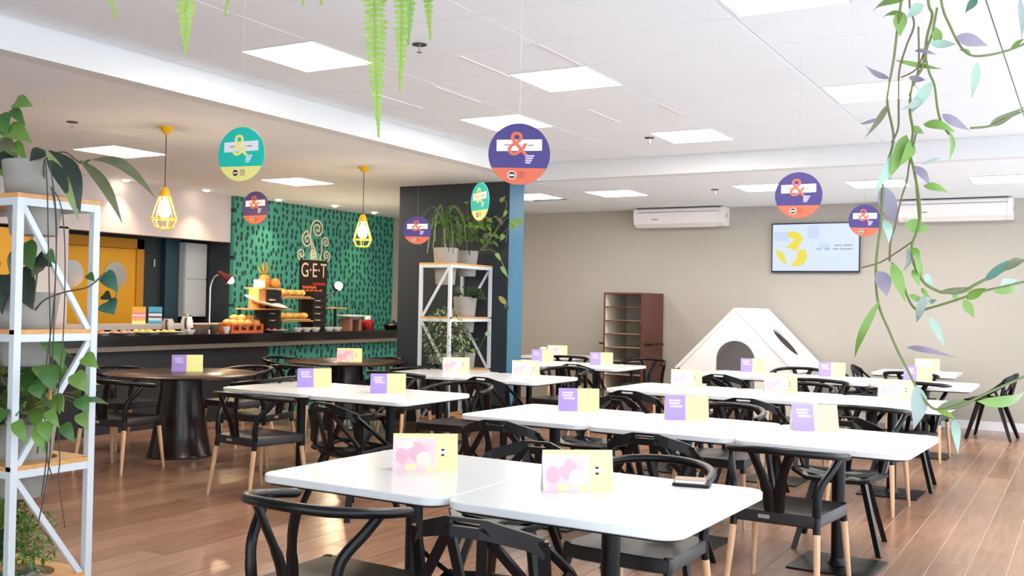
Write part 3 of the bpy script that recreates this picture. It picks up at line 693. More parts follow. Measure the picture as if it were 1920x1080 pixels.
for x in (-.13, .12):
    for z0, z1 in ((.012, .03), (.09, .11)): b.span((x, -.25, z0), (x+.01, .25, z1))
    for k in range(5): b.span((x, -.25+.115*k, .03), (x+.01, -.21+.115*k, .09))
for y in (-.25, .24): b.span((-.13, y, .012), (.13, y+.01, .11))
b.build('crate', tc, t, smooth=0)
for x in (-.06, .06):
    for k in range(4): MB().ball((x, -.17+.115*k, .115), .062, n=12, k=8, sc=(1, 1, .85)).build('bread_roll', bread, t)
for k in range(3): MB().ball((0, -.11+.115*k, .175), .062, n=12, k=8, sc=(1, 1, .85)).build('bread_roll', bread, t)
platter(9.92, 'white plate of pink slices between crate and riser', [(fr_['rose'], 5, .022)], .15, -9.22)
# riser towers with shelves
t = thing('buffet_riser', 'black two tower buffet riser carrying boards of bread and fruit', 'riser', (-9.45, 10.4, ZB))
blk = mat('black_riser', rgb(26, 18, 16), .5)
def pegs(mb, y, zs):
    for z in zs: mb.box((.125, y, z), (.05, .07, .012))
for y, nm in ((-.40, 'left'), (.50, 'right')):
    b = MB()
    for k in range(6): b.span((-.11, y-.13, .02+.09*k), (.11, y+.13, .10+.09*k))
    b.span((-.095, y-.115, 0), (.095, y+.115, .54)); b.build('tower', blk, t, smooth=0)
    b = MB(); pegs(b, y-.06, (.15, .24, .33, .42)); b.build('peg', mat('cream_peg', rgb(214, 200, 180), .5), t, smooth=0)
brd = mat('warm_board', rgb(206, 150, 92), .45, var=.1)
for z, y0, y1, x0, x1 in ((.13, -.26, .37, -.15, .12), (.44, -.26, .37, -.15, .12), (.56, -.68, -.26, -.16, .16), (.29, -.98, -.27, .0, .3), (.31, .63, 1.05, -.1, .16)): MB().span((x0, y0, z), (x1, y1, z+.018)).build('shelf_board', brd, t, smooth=0)
MB().span((-.1, -.66, .31), (.08, -.53, .56)).build('box_support', mat('amber_box', rgb(206, 140, 84), .5), t, smooth=0)
MB().span((.02, -.97, 0), (.05, -.94, .29)).build('prop', blk, t, smooth=0); MB().span((-.05, 1.0, 0), (-.02, 1.03, .31)).build('prop', blk, t, smooth=0)
def loaf_tray(z, lb, seed):
    t = thing('bread_tray', lb, 'tray', (-9.45, 10.455, ZB+z), 0, 'bread trays on the riser')
    MB().slab(rrect(.26, .56, .06, 4), 0, .02, .004).build('tray', mat('wicker', rgb(196, 150, 96), .7, var=.2, scale=60), t); random.seed(seed)
    for k in range(7):
        y = -.21+.07*k; MB().ball((random.uniform(-.03, .03), y, .062), .05, n=10, k=8, sc=(1.7, .72, .85)).build('bread', bread if k % 2 else fr_['yellow'], t)
loaf_tray(.458, 'upper tray of golden bread between the black towers', 3); loaf_tray(.148, 'lower tray of golden bread between the black towers', 4)
t = thing('serving_plate', 'large white oval plate tilted on the left board of the riser', 'plate', (-9.29, 9.78, ZB+.365), radians(8))
MB().lathe([(0, 0), (.16, 0), (.26, .03), (.265, .036), (.16, .012), (0, .012)], 32, sy=1.15).build('dish', china, t); t.rotation_euler = (radians(-7), radians(16), 0)
# pineapple and fruit on the top board
zt = ZB+.578
t = thing('pineapple', 'pineapple with spiky crown on top of the left riser', 'fruit', (-9.46, 9.93, zt)); pm = mat('pineapple_skin', rgb(206, 132, 48), .6, var=.35, scale=40, bump=.5, bscale=45)
MB().lathe([(0, 0), (.05, .005), (.075, .05), (.075, .12), (.05, .17), (0, .18)], 20).build('body', pm, t)
lf = mat('pineapple_leaf', rgb(140, 140, 70), .6)
for k in range(14):
    a = k*2.4; q = .03+.05*(k % 3); MB().leaf((.012*cos(a), .012*sin(a), .17), (q*cos(a)*1.1, q*sin(a)*1.1, .36-.04*(k % 3)), .03, (cos(a), sin(a), .3), .08).build('crown_leaf', lf, t)
t = thing('melon', 'orange melon beside the pineapple on the riser', 'fruit', (-9.40, 10.07, zt)); MB().ball((0, 0, .065), .065, sc=(1, 1.2, 1)).build('body', fr_['orange'], t); MB().tube([(0, 0, .125), (.005, .005, .145)], .006, 6).build('stem', lf, t)
t = thing('lemon', 'green yellow fruit behind the melon on the riser', 'fruit', (-9.54, 10.06, zt)); MB().ball((0, 0, .05), .05, sc=(1, 1.3, 1)).build('body', fr_['green'], t); MB().ball((0, .066, .05), .012, n=8, k=6).build('tip', fr_['green'], t)
t = thing('butter_box', 'cream box at the left edge of the fruit board', 'box', (-9.42, 9.80, zt)); MB().slab(rrect(.10, .12, .01, 3), 0, .085, .004).build('body', china, t); MB().slab(rrect(.11, .13, .01, 3), .085, .1, .003).build('lid', china, t)
# cake stand, jar, pan
t = thing('cake_stand', 'white cake stand on a box pillar at the right of the bar', 'stand', (-9.4, 11.66, ZB)); bx = mat('rosewood_box', rgb(176, 120, 96), .5)
b = MB()
for y in (-.13, .07): b.span((-.1, y, 0), (.1, y+.06, .17))
b.span((-.09, -.07, .15), (.09, .07, .17)); b.build('pillar', bx, t, smooth=0); MB().span((-.08, -.07, .0), (.0, .07, .15)).build('insert', mat('dark_red_insert', rgb(90, 28, 22), .5), t, smooth=0)
MB().lathe([(0, .17), (.06, .17), (.07, .185), (.2, .195), (.21, .215), (.2, .22), (0, .215)], 32).build('plate', china, t)
t = thing('jam_jar', 'red jam jar with white lid right of the cake stand', 'jar', (-9.42, 12.1, ZB))
MB().lathe([(0, 0), (.085, 0), (.09, .02), (.09, .12), (.07, .145), (.05, .15)], 24).build('jar_body', mat('red_jam', rgb(150, 24, 26), .15), t); MB().lathe([(.045, .15), (.05, .155), (.05, .2), (.03, .21), (0, .21)], 20).build('lid', china, t)
t = thing('candle_holder', 'beige cup between the cake stand and the red jar', 'cup', (-9.52, 11.93, ZB)); MB().lathe([(0, 0), (.06, 0), (.075, .16), (.068, .16), (.055, .012), (0, .012)], 20).build('body', mat('beige_cup', rgb(176, 150, 118), .5), t); MB().lathe([(0, .1), (.06, .1), (.0601, .11), (0, .115)], 16).build('wax', china, t)
t = thing('frying_pan', 'black pan with long handle at the right end of the bar', 'pan', (-9.4, 12.72, ZB), radians(100)); MB().lathe([(0, 0), (.13, 0), (.17, .06), (.165, .065), (.125, .01), (0, .01)], 28).build('pan_body', M['blackm'], t); MB().tube([(.15, 0, .05), (.25, .0, .075), (.42, 0, .10)], [.014, .011, .014], 8).build('handle', M['black'], t); MB().lathe([(.165, .066), (.11, .1), (.02, .115), (.02, .135), (0, .136)], 24).build('lid', M['blackm'], t)
# lamps on the bar
def desk_lamp(loc, rz, lb, em, shade):
    t = thing('desk_lamp', lb, 'lamp', loc, rz, 'warming lamps on the bar'); z = .70
    MB().lathe([(0, 0), (.08, 0), (.08, .012), (.02, .02), (.016, .03)], 20).build('base', M['chrome'], t)
    MB().tube(spline([(0, 0, .02), (0, 0, .4), (.005, 0, .58), (.05, 0, .69), (.13, 0, .735)], 6), .011, 8).build('stem', M['chrome'], t)
    R = Matrix.Translation((.13, 0, .735)) @ Matrix.Rotation(radians(125), 4, 'Y')
    s = MB().lathe([(.02, -.05), (.03, -.02), (.035, .04), (.075, .13), (.072, .13), (.03, .04), (.0, .0)], 20).build('shade', shade, t); s.matrix_local = R
    b_ = MB().ball((0, 0, .142), .042, n=10, k=8).build('bulb', em, t); b_.matrix_local = R
    return t
hot = mat('warm_bulb', (1, .72, .42, 1), .5, emit=300); rs = mat('red_lamp_shade', rgb(96, 22, 16), .35)
desk_lamp((-9.6, 9.12, ZB), radians(45), 'chrome gooseneck lamp with dark red shade left of the riser', hot, rs)
t = thing('spot_lamp', 'glaring warm lamp on a bent arm right of the riser', 'lamp', (-9.55, 11.22, ZB))
MB().lathe([(0, 0), (.07, 0), (.07, .012), (.015, .02)], 20).build('base', blk, t); MB().tube(spline([(0, 0, .02), (0, .02, .3), (0, .05, .45), (.02, .17, .5), (.04, .23, .58)], 6), .011, 8).build('stem', blk, t)
MB().lathe([(0, -.07), (.045, -.06), (.07, .0), (.075, .01), (.066, .01), (.04, -.055)], 20).build('shade', blk, t).matrix_local = Matrix.Translation((.05, .25, .63)) @ Matrix.Rotation(radians(65), 4, 'Y') @ Matrix.Rotation(radians(-20), 4, 'X')
MB().ball((.075, .24, .64), .06, n=12, k=8).build('bulb', mat('glaring_bulb', (1, .80, .52, 1), .5, emit=170), t)

# ------------------------------------------------------------------ pendants, downlights, sprinklers, slots
def pendant(x, y, lb, first=[]):
    if first: return dup(first[0], (x, y, ZC), .3, lb)
    t = thing('pendant_lamp', lb, 'lamp', (x, y, ZC), 0, 'yellow cage pendants over the bar seats'); Y = M['pyel']
    MB().lathe([(.068, 0), (.066, -.01), (.02, -.06), (.008, -.068)][::-1], 24).build('canopy', Y, t)
    MB().tube([(0, 0, -.065), (0, 0, -.53)], .004, 6).build('flex', M['cord'], t)
    MB().lathe([(.012, -.515), (.03, -.53), (.045, -.57), (.045, -.60), (.03, -.60)][::-1], 20).build('socket', Y, t)
    c = MB(); prof = [(.045, -.59), (.075, -.69), (.107, -.79), (.07, -.865)]
    for k in range(6):
        a = k*pi/3; c.tube([(r*cos(a), r*sin(a), z) for r, z in prof], .0052, 6)
    for r, z in ((.107, -.79), (.07, -.865)): c.tube([(r*cos(k*pi/3), r*sin(k*pi/3), z) for k in range(6)], .0052, 6, closed=True, up=(0, 0, 1))
    c.build('cage', Y, t)
    MB().lathe([(.018, -.59), (.02, -.62), (.045, -.68), (.052, -.72), (.04, -.76), (0, -.775)][::-1], 20).build('bulb', mat('pendant_bulb', (1, .74, .42, 1), .5, emit=70), t)
    first.append(t)
pendant(-6.86, 5.98, 'yellow cage pendant lamp, nearer one above the round table at left'); pendant(-6.84, 8.66, 'yellow cage pendant lamp in front of the teal wall, farther one')
dl = MB().lathe([(.0, -.026), (.022, -.023), (.04, -.013), (.047, -.002), (.047, .0)], 20).mesh('lens', mat('downlight_lens', (1, .84, .62, 1), .5, emit=30)); dr = MB().lathe([(.049, -.006), (.065, -.006), (.065, .0)], 20).mesh('rim', M['acw'])
for k, (x, y) in enumerate(((-10.40, 8.46), (-10.30, 9.68), (-10.24, 11.0), (-10.02, 12.0), (-10.12, 13.1))):
    t = thing('downlight', 'small recessed downlight by the bar wall, '+['first from the left, above the yellow door', 'second from the left, above the lilac wall', 'third from the left, above the teal wall', 'fourth from the left, above the teal wall', 'rightmost, hidden beside the pillar'][k], 'light', (x, y, ZC-.001), 0, 'recessed downlights along the bar'); put('lens', dl, t); put('rim', dr, t)
    lamp('downlight_beam', 'SPOT', (x, y, ZC-.04), SPOT_E, (1, .70, .42), .04, (0, radians(-6), 0), spot_size=radians(95), spot_blend=.8)
sp0 = None
for x, y, z, lb in ((-3.75, 5.29, ZU, 'beside the hanging fern'), (-3.76, 9.21, ZU, 'in the raised ceiling right of the large purple disc'), (-7.41, 5.47, ZC, 'in the low ceiling above the broad dark leaves'), (-4.01, 11.96, ZC, 'above the wall air conditioner')):
    if sp0: dup(sp0, (x, y, z), 0, 'small ceiling sprinkler head '+lb); continue
    sp0 = t = thing('sprinkler', 'small ceiling sprinkler head '+lb, 'sprinkler', (x, y, z), 0, 'ceiling sprinklers')
    MB().lathe([(.045, -.008), (.048, -.002), (.048, .0)][::1], 20).build('escutcheon', M['acd'], t); MB().tube([(0, 0, 0), (0, 0, -.05)], .007, 8).build('stem', M['chrome'], t); MB().lathe([(.018, -.055), (.018, -.05)], 12).build('deflector', M['chrome'], t)
s0 = None
for x, y in ((-3.69, 5.98), (-3.07, 5.93), (-4.38, 6.72), (-4.97, 6.72), (-3.70, 8.02), (-3.07, 8.03)):
    lb = 'narrow white air slot in the raised ceiling '+{(-3.69, 5.98): 'left of the top centre light panel', (-3.07, 5.93): 'touching the top centre light panel', (-4.38, 6.72): 'right of the hanging fern, second row', (-4.97, 6.72): 'behind the longest fern frond', (-3.70, 8.02): 'above the large purple disc on its right', (-3.07, 8.03): 'left of the vine, third row'}[(x, y)]
    if s0: dup(s0, (x, y, ZU), 0, lb); continue
    s0 = t = thing('air_slot', lb, 'vent', (x, y, ZU), 0, 'ceiling air slots'); MB().span((-.016, -.33, -.008), (.016, .33, 0)).build('slot_body', M['acw'], t, smooth=0); MB().span((.010, -.32, -.0085), (.013, .32, -.0079)).build('slit', M['grayink'], t, smooth=0)

# ------------------------------------------------------------------ hanging disc signs
amp = {}
def sign(kind, loc, rz, lb, P={}):
    top, low, am = (M['spurple'], M['sorange'], M['sorange']) if kind == 'p' else (M['steal'], M['syellow'], M['syellow'])
    if kind in P: t = dup(P[kind], loc, rz, lb)
    else:
        t = P[kind] = thing('hanging_disc', lb, 'sign', loc, rz, {'p': 'purple and orange hanging discs', 't': 'teal and yellow hanging discs'}[kind])
        r = .15; R = Matrix(((1, 0, 0, 0), (0, 0, -1, 0), (0, 1, 0, 0), (0, 0, 0, 1)))     # x right, y up, front towards -Y
        def flat(nm, poly, m, d, q):
            o = MB().slab(poly, 0, .0005).build(nm, m, t, smooth=0); o.matrix_local = (Matrix.Rotation(pi, 4, 'Z') if q else Matrix.Identity(4)) @ Matrix.Translation((0, -.002-d, 0)) @ R
            return o
        c = MB().slab(circ(r, 48), -.002, .002).build('board', top, t); c.matrix_local = R
        for q in (0, 1):
            a0 = -2.67; a1 = -.47; flat('lower_field', [(r*.998*cos(a0+(a1-a0)*k/24), r*.998*sin(a0+(a1-a0)*k/24)) for k in range(25)], low, 0, q)
            flat('white_band', [(-.11, .012), (.11, .018), (.11, .073), (-.11, .067)], M['swhite'], 0, q)
            key = kind
            if key not in amp: amp[key] = textmesh('&', .17, am, .0006)
            o = put('ampersand', amp[key], t); o.matrix_local = (Matrix.Rotation(pi, 4, 'Z') if q else Matrix.Identity(4)) @ Matrix.Translation((-.008, -.0035, .045)) @ R @ Matrix.Diagonal((1.0, 1.0, 1, 1))
            for k in range(4): flat('small_print', [(.03, -.012-.011*k), (.074-.006*k, -.012-.011*k), (.074-.006*k, -.005-.011*k), (.03, -.005-.011*k)], M['lilac'] if kind == 'p' else M['swhite'], .0002, q)
            for a, b in ((-.075, -.04), (.04, .07)): flat('band_lettering', [(a, .04), (b, .042), (b, .047), (a, .045)], M['grayink'], .0007, q)
            flat('logo_ring', circ(.021, 20, (-.034, -.103)), M['cream'], .0007, q); flat('logo_disc', circ(.017, 20, (-.034, -.103)), M['ink'], .0013, q)
            flat('logo_bar', [(-.047, -.108), (-.021, -.108), (-.021, -.099), (-.047, -.099)], M['cream'], .0019, q)
            for k in range(4): flat('logo_text', [(-.005, -.117+.009*k), (.03-.004*(k % 2), -.117+.009*k), (.03-.004*(k % 2), -.113+.009*k), (-.005, -.113+.009*k)], M['grayink'] if kind == 't' else mat('rust_ink', rgb(170, 70, 50), .5), .0007, q)
    z0 = ZU if loc[0] > XB and loc[1] < YB else ZC
    MB().tube([(0, 0, .149), (0, 0, z0-loc[2])], .0006, 5).build('thread', mat('nylon_thread', rgb(225, 225, 225), .4), t)
    return t
for k, loc, a, lb in (('p', (-2.41, 4.25, 2.21), 30, 'large purple and orange disc hanging centre before the pillar'), ('t', (-4.07, 4.07, 2.28), 10, 'large teal and yellow disc hanging at left below the bulkhead'),
        ('p', (-6.57, 6.76, 2.31), 5, 'purple and orange disc hanging before the corner of the teal wall'), ('p', (-6.31, 8.93, 2.26), 35, 'purple and orange disc against the dark pillar'), ('t', (-4.15, 6.71, 2.28), -30, 'narrow looking teal and yellow disc turned edgeways before the pillar'),
        ('p', (-1.66, 6.64, 2.23), 10, 'purple and orange disc hanging above the television'), ('p', (-1.84, 9.84, 2.33), 25, 'smaller purple and orange disc overlapping the television corner behind the vine')):
    sign(k, loc, radians(a), lb)

# ------------------------------------------------------------------ back wall: air conditioners, television, tray rack, playhouse, cord
def ac(x, lb, first=[]):
    if first: return dup(first[0], (x, YW, 2.652), 0, lb)
    t = thing('air_conditioner', lb, 'air conditioner', (x, YW, 2.652), 0, 'wall air conditioners'); W = 1.26
    prof = [(0, .02), (-.19, .0), (-.275, .05), (-.305, .13), (-.305, .255), (-.28, .275), (0, .275)]
    n = len(prof); vs = [(sx*W/2, y, z) for sx in (-1, 1) for y, z in prof]
    MB().add(vs, [tuple(range(n)), tuple(range(2*n-1, n-1, -1))]+[(i, n+i, n+(i+1) % n, (i+1) % n) for i in range(n)]).build('housing', M['acw'], t)
    for sx in (-1, 1):
        b = MB(); q = [(y*1.02-.002, z*1.01-.002) for y, z in prof]; vs = [(sx*(W/2+dx), y, z) for dx in (-.004, .05) for y, z in q]
        b.add(vs, [tuple(range(n)), tuple(range(2*n-1, n-1, -1))]+[(i, n+i, n+(i+1) % n, (i+1) % n) for i in range(n)])
        b.build('end_cap', M['acw'], t)
    MB().span((-W/2, -.295, .2755), (W/2, -.02, .283)).build('intake_grille', M['acd'], t, smooth=0)
    MB().box((0, -.307, .215), (W*.985, .004, .008)).build('panel_seam', M['grayink'], t, smooth=0)
    MB().box((0, -.245, .024), (W*.9, .10, .004), rot=Matrix.Rotation(radians(-33), 3, 'X')).build('louvre', M['acw'], t, smooth=0)
    MB().box((W/2+.0515, -.14, .15), (.002, .03, .07)).build('status_plate', M['grayink'], t, smooth=0); MB().box((-.35, -.301, .112), (.10, .003, .012)).build('lettering', M['grayink'], t, smooth=0); first.append(t)
ac(-5.2, 'white wall air conditioner left of the television, above the tray rack'); ac(-1.52, 'white wall air conditioner at right, half behind the vine')
t = thing('television', 'flat wall television showing a yellow continent shape on pale blue', 'television', (-3.29, YW, 2.34)); t.rotation_euler = (0, 0, 0)
MB().slab(rrect(1.20, .69, .01, 3), .035, .06, .004).build('bezel', mat('tv_bezel', rgb(36, 34, 60), .3), t).matrix_local = Matrix(((1, 0, 0, 0), (0, 0, -1, 0), (0, 1, 0, 0), (0, 0, 0, 1)))
MB().span((-.2, -.035, -.15), (.2, 0, .15)).build('wall_mount', M['acd'], t, smooth=0)
def scr(nm, poly, col, e, d):
    o = MB().slab(poly, 0, .001).build(nm, mat('screen_'+nm, col, .4, emit=e), t, smooth=0); o.matrix_local = Matrix(((1, 0, 0, 0), (0, 0, -1, -.06-d), (0, 1, 0, 0), (0, 0, 0, 1)))
SE = .56
scr('screen', rrect(1.165, .645, .004, 2, (0, .004)), rgb(222, 236, 252), SE, 0)
for k, poly in enumerate(([(-.54, .0), (-.5, -.05), (-.46, -.04), (-.42, -.10), (-.38, -.22), (-.36, -.25), (-.44, -.2), (-.52, -.11)], [(-.38, .21), (-.3, .23), (-.2, .2), (-.16, .12), (-.2, .06), (-.24, -.02), (-.26, -.05), (-.36, .0), (-.42, -.0), (-.33, .06), (-.28, .12), (-.36, .15)], [(-.22, -.02), (-.12, -.03), (-.1, -.14), (-.16, -.24), (-.3, -.26), (-.32, -.23), (-.25, -.16), (-.24, -.08)])): scr('map_shape', poly, rgb(244, 226, 74), SE, .001)
for a, b, c, d in ((-.56, .1, -.36, .22), (-.1, .12, .06, .3), (.06, -.02, .2, .06)): scr('cloud_patch', [(a, b), (c, b), (c, d), (a, d)], rgb(206, 222, 250), SE, .0005)
for a, b, y in ((.26, .36, .03), (.38, .5, .03), (.02, .08, -.02), (.13, .2, -.02), (.24, .32, -.02), (.34, .5, -.02)): scr('text_line', [(a, y-.012), (b, y-.012), (b, y+.008), (a, y+.008)], rgb(176, 184, 198), .5, .001)
# tray rack
t = thing('tray_rack', 'tall brown open rack with pale shelves by the back wall', 'rack', (-5.79, 13.3, 0)); rd = mat('reddish_brown_veneer', rgb(92, 48, 34), .4, var=.15, scale=3, stretch=(6, 6, .6)); inn = mat('pale_laminate', rgb(214, 206, 190), .5)
W, D, Hh = .60, .8, 1.68
for a, b, nm in (((-W/2, 0, 0), (-W/2+.022, D, Hh), 'side_panel'), ((W/2-.022, 0, 0), (W/2, D, Hh), 'side_panel'), ((-W/2+.022, 0, Hh-.025), (W/2-.022, D, Hh), 'top_panel'), ((-W/2+.022, 0, 0), (W/2-.022, D, .1), 'plinth')): MB().span(a, b).build(nm, rd, t, smooth=0)
MB().span((-W/2+.022, D-.02, .1), (W/2-.022, D, Hh-.025)).build('back_panel', inn, t, smooth=0)
for sx in (-1, 1): MB().span((sx*(W/2-.022)-.002, .01, .1), (sx*(W/2-.022)+.002, D-.02, Hh-.025)).build('side_lining', inn, t, smooth=0)
for k in range(8):
    z = .1+.195*k
    MB().span((-W/2+.025, .012, z), (W/2-.025, D-.02, z+.014)).build('shelf', inn, t, smooth=0); MB().span((-W/2+.025, .0, z), (W/2-.025, .012, z+.014)).build('shelf_edge', rd, t, smooth=0)
for sx in (-1, 1): MB().span((sx*W/2, .1, .93), (sx*(W/2+.11), .16, .955)).build('side_bar', blk, t, smooth=0); MB().span((sx*W/2, .5, .93), (sx*(W/2+.11), .56, .955)).build('side_bar', blk, t, smooth=0)
MB().span((W/2+.095, .1, .93), (W/2+.115, .56, .955)).build('side_bar', blk, t, smooth=0)
# playhouse
hw = mat('playhouse_white', rgb(236, 234, 232), .55, var=.01); hin = mat('playhouse_inner', rgb(150, 146, 138), .7)
t = thing('playhouse', 'white wooden A frame playhouse with arched door and round roof hole', 'playhouse', (-3.93, 12.62, 0)); Dp = 1.44; hwid = .77; ze = .69; za = 1.47
arch = [(.255*cos(radians(a)), .815+.255*sin(radians(a))) for a in range(0, 181, 12)]
out = [(-hwid, 0), (-.255, 0)]+arch[::-1]+[(.255, 0), (hwid, 0), (hwid, ze), (0, za), (-hwid, ze)]
def panel(poly, y0, y1):
    n = len(poly); vs = [(x, y, z) for y in (y0, y1) for x, z in poly]
    return MB().add(vs, [tuple(range(n)), tuple(range(2*n-1, n-1, -1))]+[(i, n+i, n+(i+1) % n, (i+1) % n) for i in range(n)])
panel(out, 0, .03).build('front_panel', hw, t, smooth=0); panel([(-hwid, 0), (hwid, 0), (hwid, ze), (0, za), (-hwid, ze)], Dp-.03, Dp).build('back_panel', hw, t, smooth=0)
for sx in (-1, 1): MB().span((sx*hwid, .0, 0), (sx*(hwid-.03), Dp, ze)).build('side_wall', hw, t, smooth=0)
sl_ = sqrt(hwid**2+(za-ze)**2)+.02; ang = atan2(za-ze, hwid)
vs, fs = holed(Dp+.02, sl_, (.04, .50, .235), 48, th=.03)      # y, z(slope), thickness along x
r1 = MB().add(vs, fs).build('roof_panel', hw, t, smooth=20); r1.matrix_local = Matrix.Translation((hwid+.015, Dp/2, ze-.015)) @ Matrix.Rotation(-(pi/2-ang), 4, 'Y')
r2 = MB().span((0, -Dp/2-.01, 0), (.03, Dp/2+.01, sl_)).build('roof_panel', hw, t, smooth=0); r2.matrix_local = Matrix.Translation((-hwid-.015, Dp/2, ze-.015)) @ Matrix.Rotation(pi/2-ang, 4, 'Y') @ Matrix.Translation((-.03, 0, 0))
t = thing('dangling_cable', 'thin pale cord hanging down the back wall near the ceiling', 'cord', (-5.98, YW-.02, 2.94)); MB().tube([(0, 0, 0), (.004, 0, -.1), (-.006, 0, -.2)], .008, 6).build('cable', M['acw'], t); MB().tube([(-.006, 0, -.2), (-.012, 0, -.34)], .006, 6).build('loose_end', mat('yellow_wire', rgb(190, 180, 110), .5), t)
t = thing('napkin_pile', 'white crumpled cloth on the far table behind the pillar', 'cloth', (-6.93, 13.05, .74)); random.seed(5)
MB().lathe([(0, 0), (.14, 0), (.15, .03), (.10, .07), (.04, .1), (0, .105)], 14, sy=.8).build('cloth', M['cardw'], t); MB().lathe([(0, .1), (.06, .1), (.05, .12), (0, .13)], 10).build('folded_top', M['cardw'], t)
# ------------------------------------------------------------------ plant racks
G = {k: mat('leaf_'+k, c, .42, var=.12, scale=14) for k, c in dict(dark=rgb(36, 50, 40), deep=rgb(50, 76, 44), olive=rgb(96, 102, 70), mid=rgb(62, 104, 46), bright=rgb(98, 138, 52), pale=rgb(128, 144, 92), teal=rgb(144, 170, 154), mauve=rgb(128, 120, 136), green=rgb(104, 138, 60), grey=rgb(132, 146, 140), lime=rgb(120, 148, 52), blue=rgb(52, 96, 80), yellow=rgb(140, 130, 56)).items()}
STEM = mat('plant_stem', rgb(92, 104, 50), .5); BRN = mat('brown_stem', rgb(92, 84, 54), .6); ROOT = mat('air_root', rgb(64, 62, 52), .6)
def rack(loc, rz, lb):
    t = thing('plant_rack', lb, 'rack', loc, rz, 'white steel plant racks'); W, D = .90, .43; p = .034
    for sx in (-1, 1):
        for sy in (-1, 1): MB().box((sx*(W/2-p/2), sy*(D/2-p/2), .957), (p, p, 1.914)).build('post', M['steel'], t, smooth=0)
    for z in (1.914, 1.305, .70, .16):
        b = MB()
        for sy in (-1, 1): b.box((0, sy*(D/2-p/2), z-p/2), (W-2*p, p*.9, p))
        for sx in (-1, 1): b.box((sx*(W/2-p/2), 0, z-p/2), (p*.9, D-2*p, p))
        b.build('shelf_frame', M['steel'], t, smooth=0)
        hw_ = MB()
        for c in (-W/4, W/4):
            n = 32; O = []; I = []
            for i in range(n):
                a = 2*pi*i/n; k = min((W/4-.002)/max(abs(cos(a)), 1e-6), (D/2)/max(abs(sin(a)), 1e-6)); O.append([c+cos(a)*k, sin(a)*k]); I.append([c+.148*cos(a), .148*sin(a)])
            for ex in (-1, 1):
                for ey in (-1, 1):
                    i = min(range(n), key=lambda q: (O[q][0]-c-ex*W/4)**2+(O[q][1]-ey*D/2)**2); O[i] = [c+ex*W/4, ey*D/2]
            vs = [(x, y, zz) for zz in (z, z+.02) for x, y in O+I]; fs = []
            for i in range(n):
                j = (i+1) % n; fs += [(i, n+i, n+j, j), (2*n+i, 2*n+j, 3*n+j, 3*n+i), (i, j, 2*n+j, 2*n+i), (n+i, 3*n+i, 3*n+j, n+j)]
            hw_.add(vs, fs)
        hw_.build('shelf_board', M['lwood'], t, smooth=0)
    for sx in (-1, 1):
        x = sx*(W/2-p/2)
        for k, (z0, z1) in enumerate(((1.88, 1.31), (1.27, .71), (.66, .15))):
            ya, yb = (-1, 1) if k % 2 == 0 else (1, -1)
            MB().bar((x, ya*(D/2-p), z0), (x, yb*(D/2-p), z1), .026, .02, (1, 0, 0)).build('brace', M['steel'], t, smooth=0)
    return t
R1 = (-4.56, 2.985, 0); R2 = (-6.40, 9.865, 0)
rack(R1, 0, 'white steel plant rack with wooden shelves at the left foreground'); rack(R2, pi/2, 'white steel plant rack with wooden shelves before the blue pillar')
def pot(loc, rt, rb, h, lb, cat='plant', name='potted_plant'):
    t = thing(name, lb, cat, loc)
    MB().lathe([(0, 0), (rb, 0), (rb+.004, .006), (rt, h-.004), (rt-.004, h), (rt-.016, h), (rt-.02, h-.05), (0, h-.05)], 36).build('pot', M['concrete'], t)
    MB().lathe([(0, h-.04), (rt-.03, h-.042), (rt-.0195, h-.046)], 24).build('soil', M['soil'], t); return t
def leaf_part(t, base, tip, w, m, nrm=(0, 0, 1), bend=.12, fold=.15, shape=None, n=7, nm='leaf'):
    o = Vector(t.location); MB().leaf(Vector(base)-o, Vector(tip)-o, w, nrm, bend, fold, n, 0, shape).build(nm, m, t, smooth=60)
def stem_part(t, pts, r, m, nm='stem', n=6):
    o = Vector(t.location); MB().tube(spline([Vector(p)-o for p in pts], 5), r, n).build(nm, m, t)
heart = lambda u: (sin(pi*min(1, (u+.12)**.62/1.075)) if u < .93 else .35*(1-u)/.07)
oval = lambda u: sin(pi*u**.85)
lance = lambda u: sin(pi*u**.7)**1.1
D1 = 4.6
# top pot, broad drooping dark leaves
tA = pot((-4.30, 2.985, 1.76), .145, .10, .345, 'grey pot with broad drooping dark leaves on the top shelf of the near rack')
for (bx, by), (tx, ty), w, m, dd, bn in (((92, 282), (150, 398), .125, 'dark', 0, .18), ((88, 284), (56, 302), .07, 'dark', .02, .2), ((150, 300), (229, 418), .055, 'olive', -.05, .16), ((168, 300), (291, 370), .06, 'olive', -.08, .22), ((84, 278), (148, 415), .05, 'pale', -.03, .1), ((150, 318), (165, 300), .03, 'pale', -.05, .1)):
    leaf_part(tA, pt(bx, by, D1+dd), pt(tx, ty, D1+dd-.05), w, G[m], (-cf+Vector((0, 0, .8))+cr*.5), bn, .2, oval, 10)
stem_part(tA, [pt(84, 345, D1+.05), pt(84, 300, D1), pt(120, 285, D1), pt(150, 305, D1-.04), pt(168, 300, D1-.07)], .004, BRN)
for P in ([(84, 296), (88, 340), (90, 420), (92, 520), (94, 640), (90, 760), (88, 850), (78, 930)], [(92, 300), (100, 350), (106, 420), (104, 520), (100, 640), (96, 760), (92, 870), (72, 980)], [(96, 352), (112, 378), (120, 430), (122, 520), (118, 640), (108, 760), (112, 860), (110, 900), (122, 990)], [(96, 350), (104, 400), (105, 500), (98, 600), (86, 700), (86, 840), (100, 900)]):
    stem_part(tA, [pt(x, y, D1-.14) for x, y in P], .0028, ROOT, 'air_root')
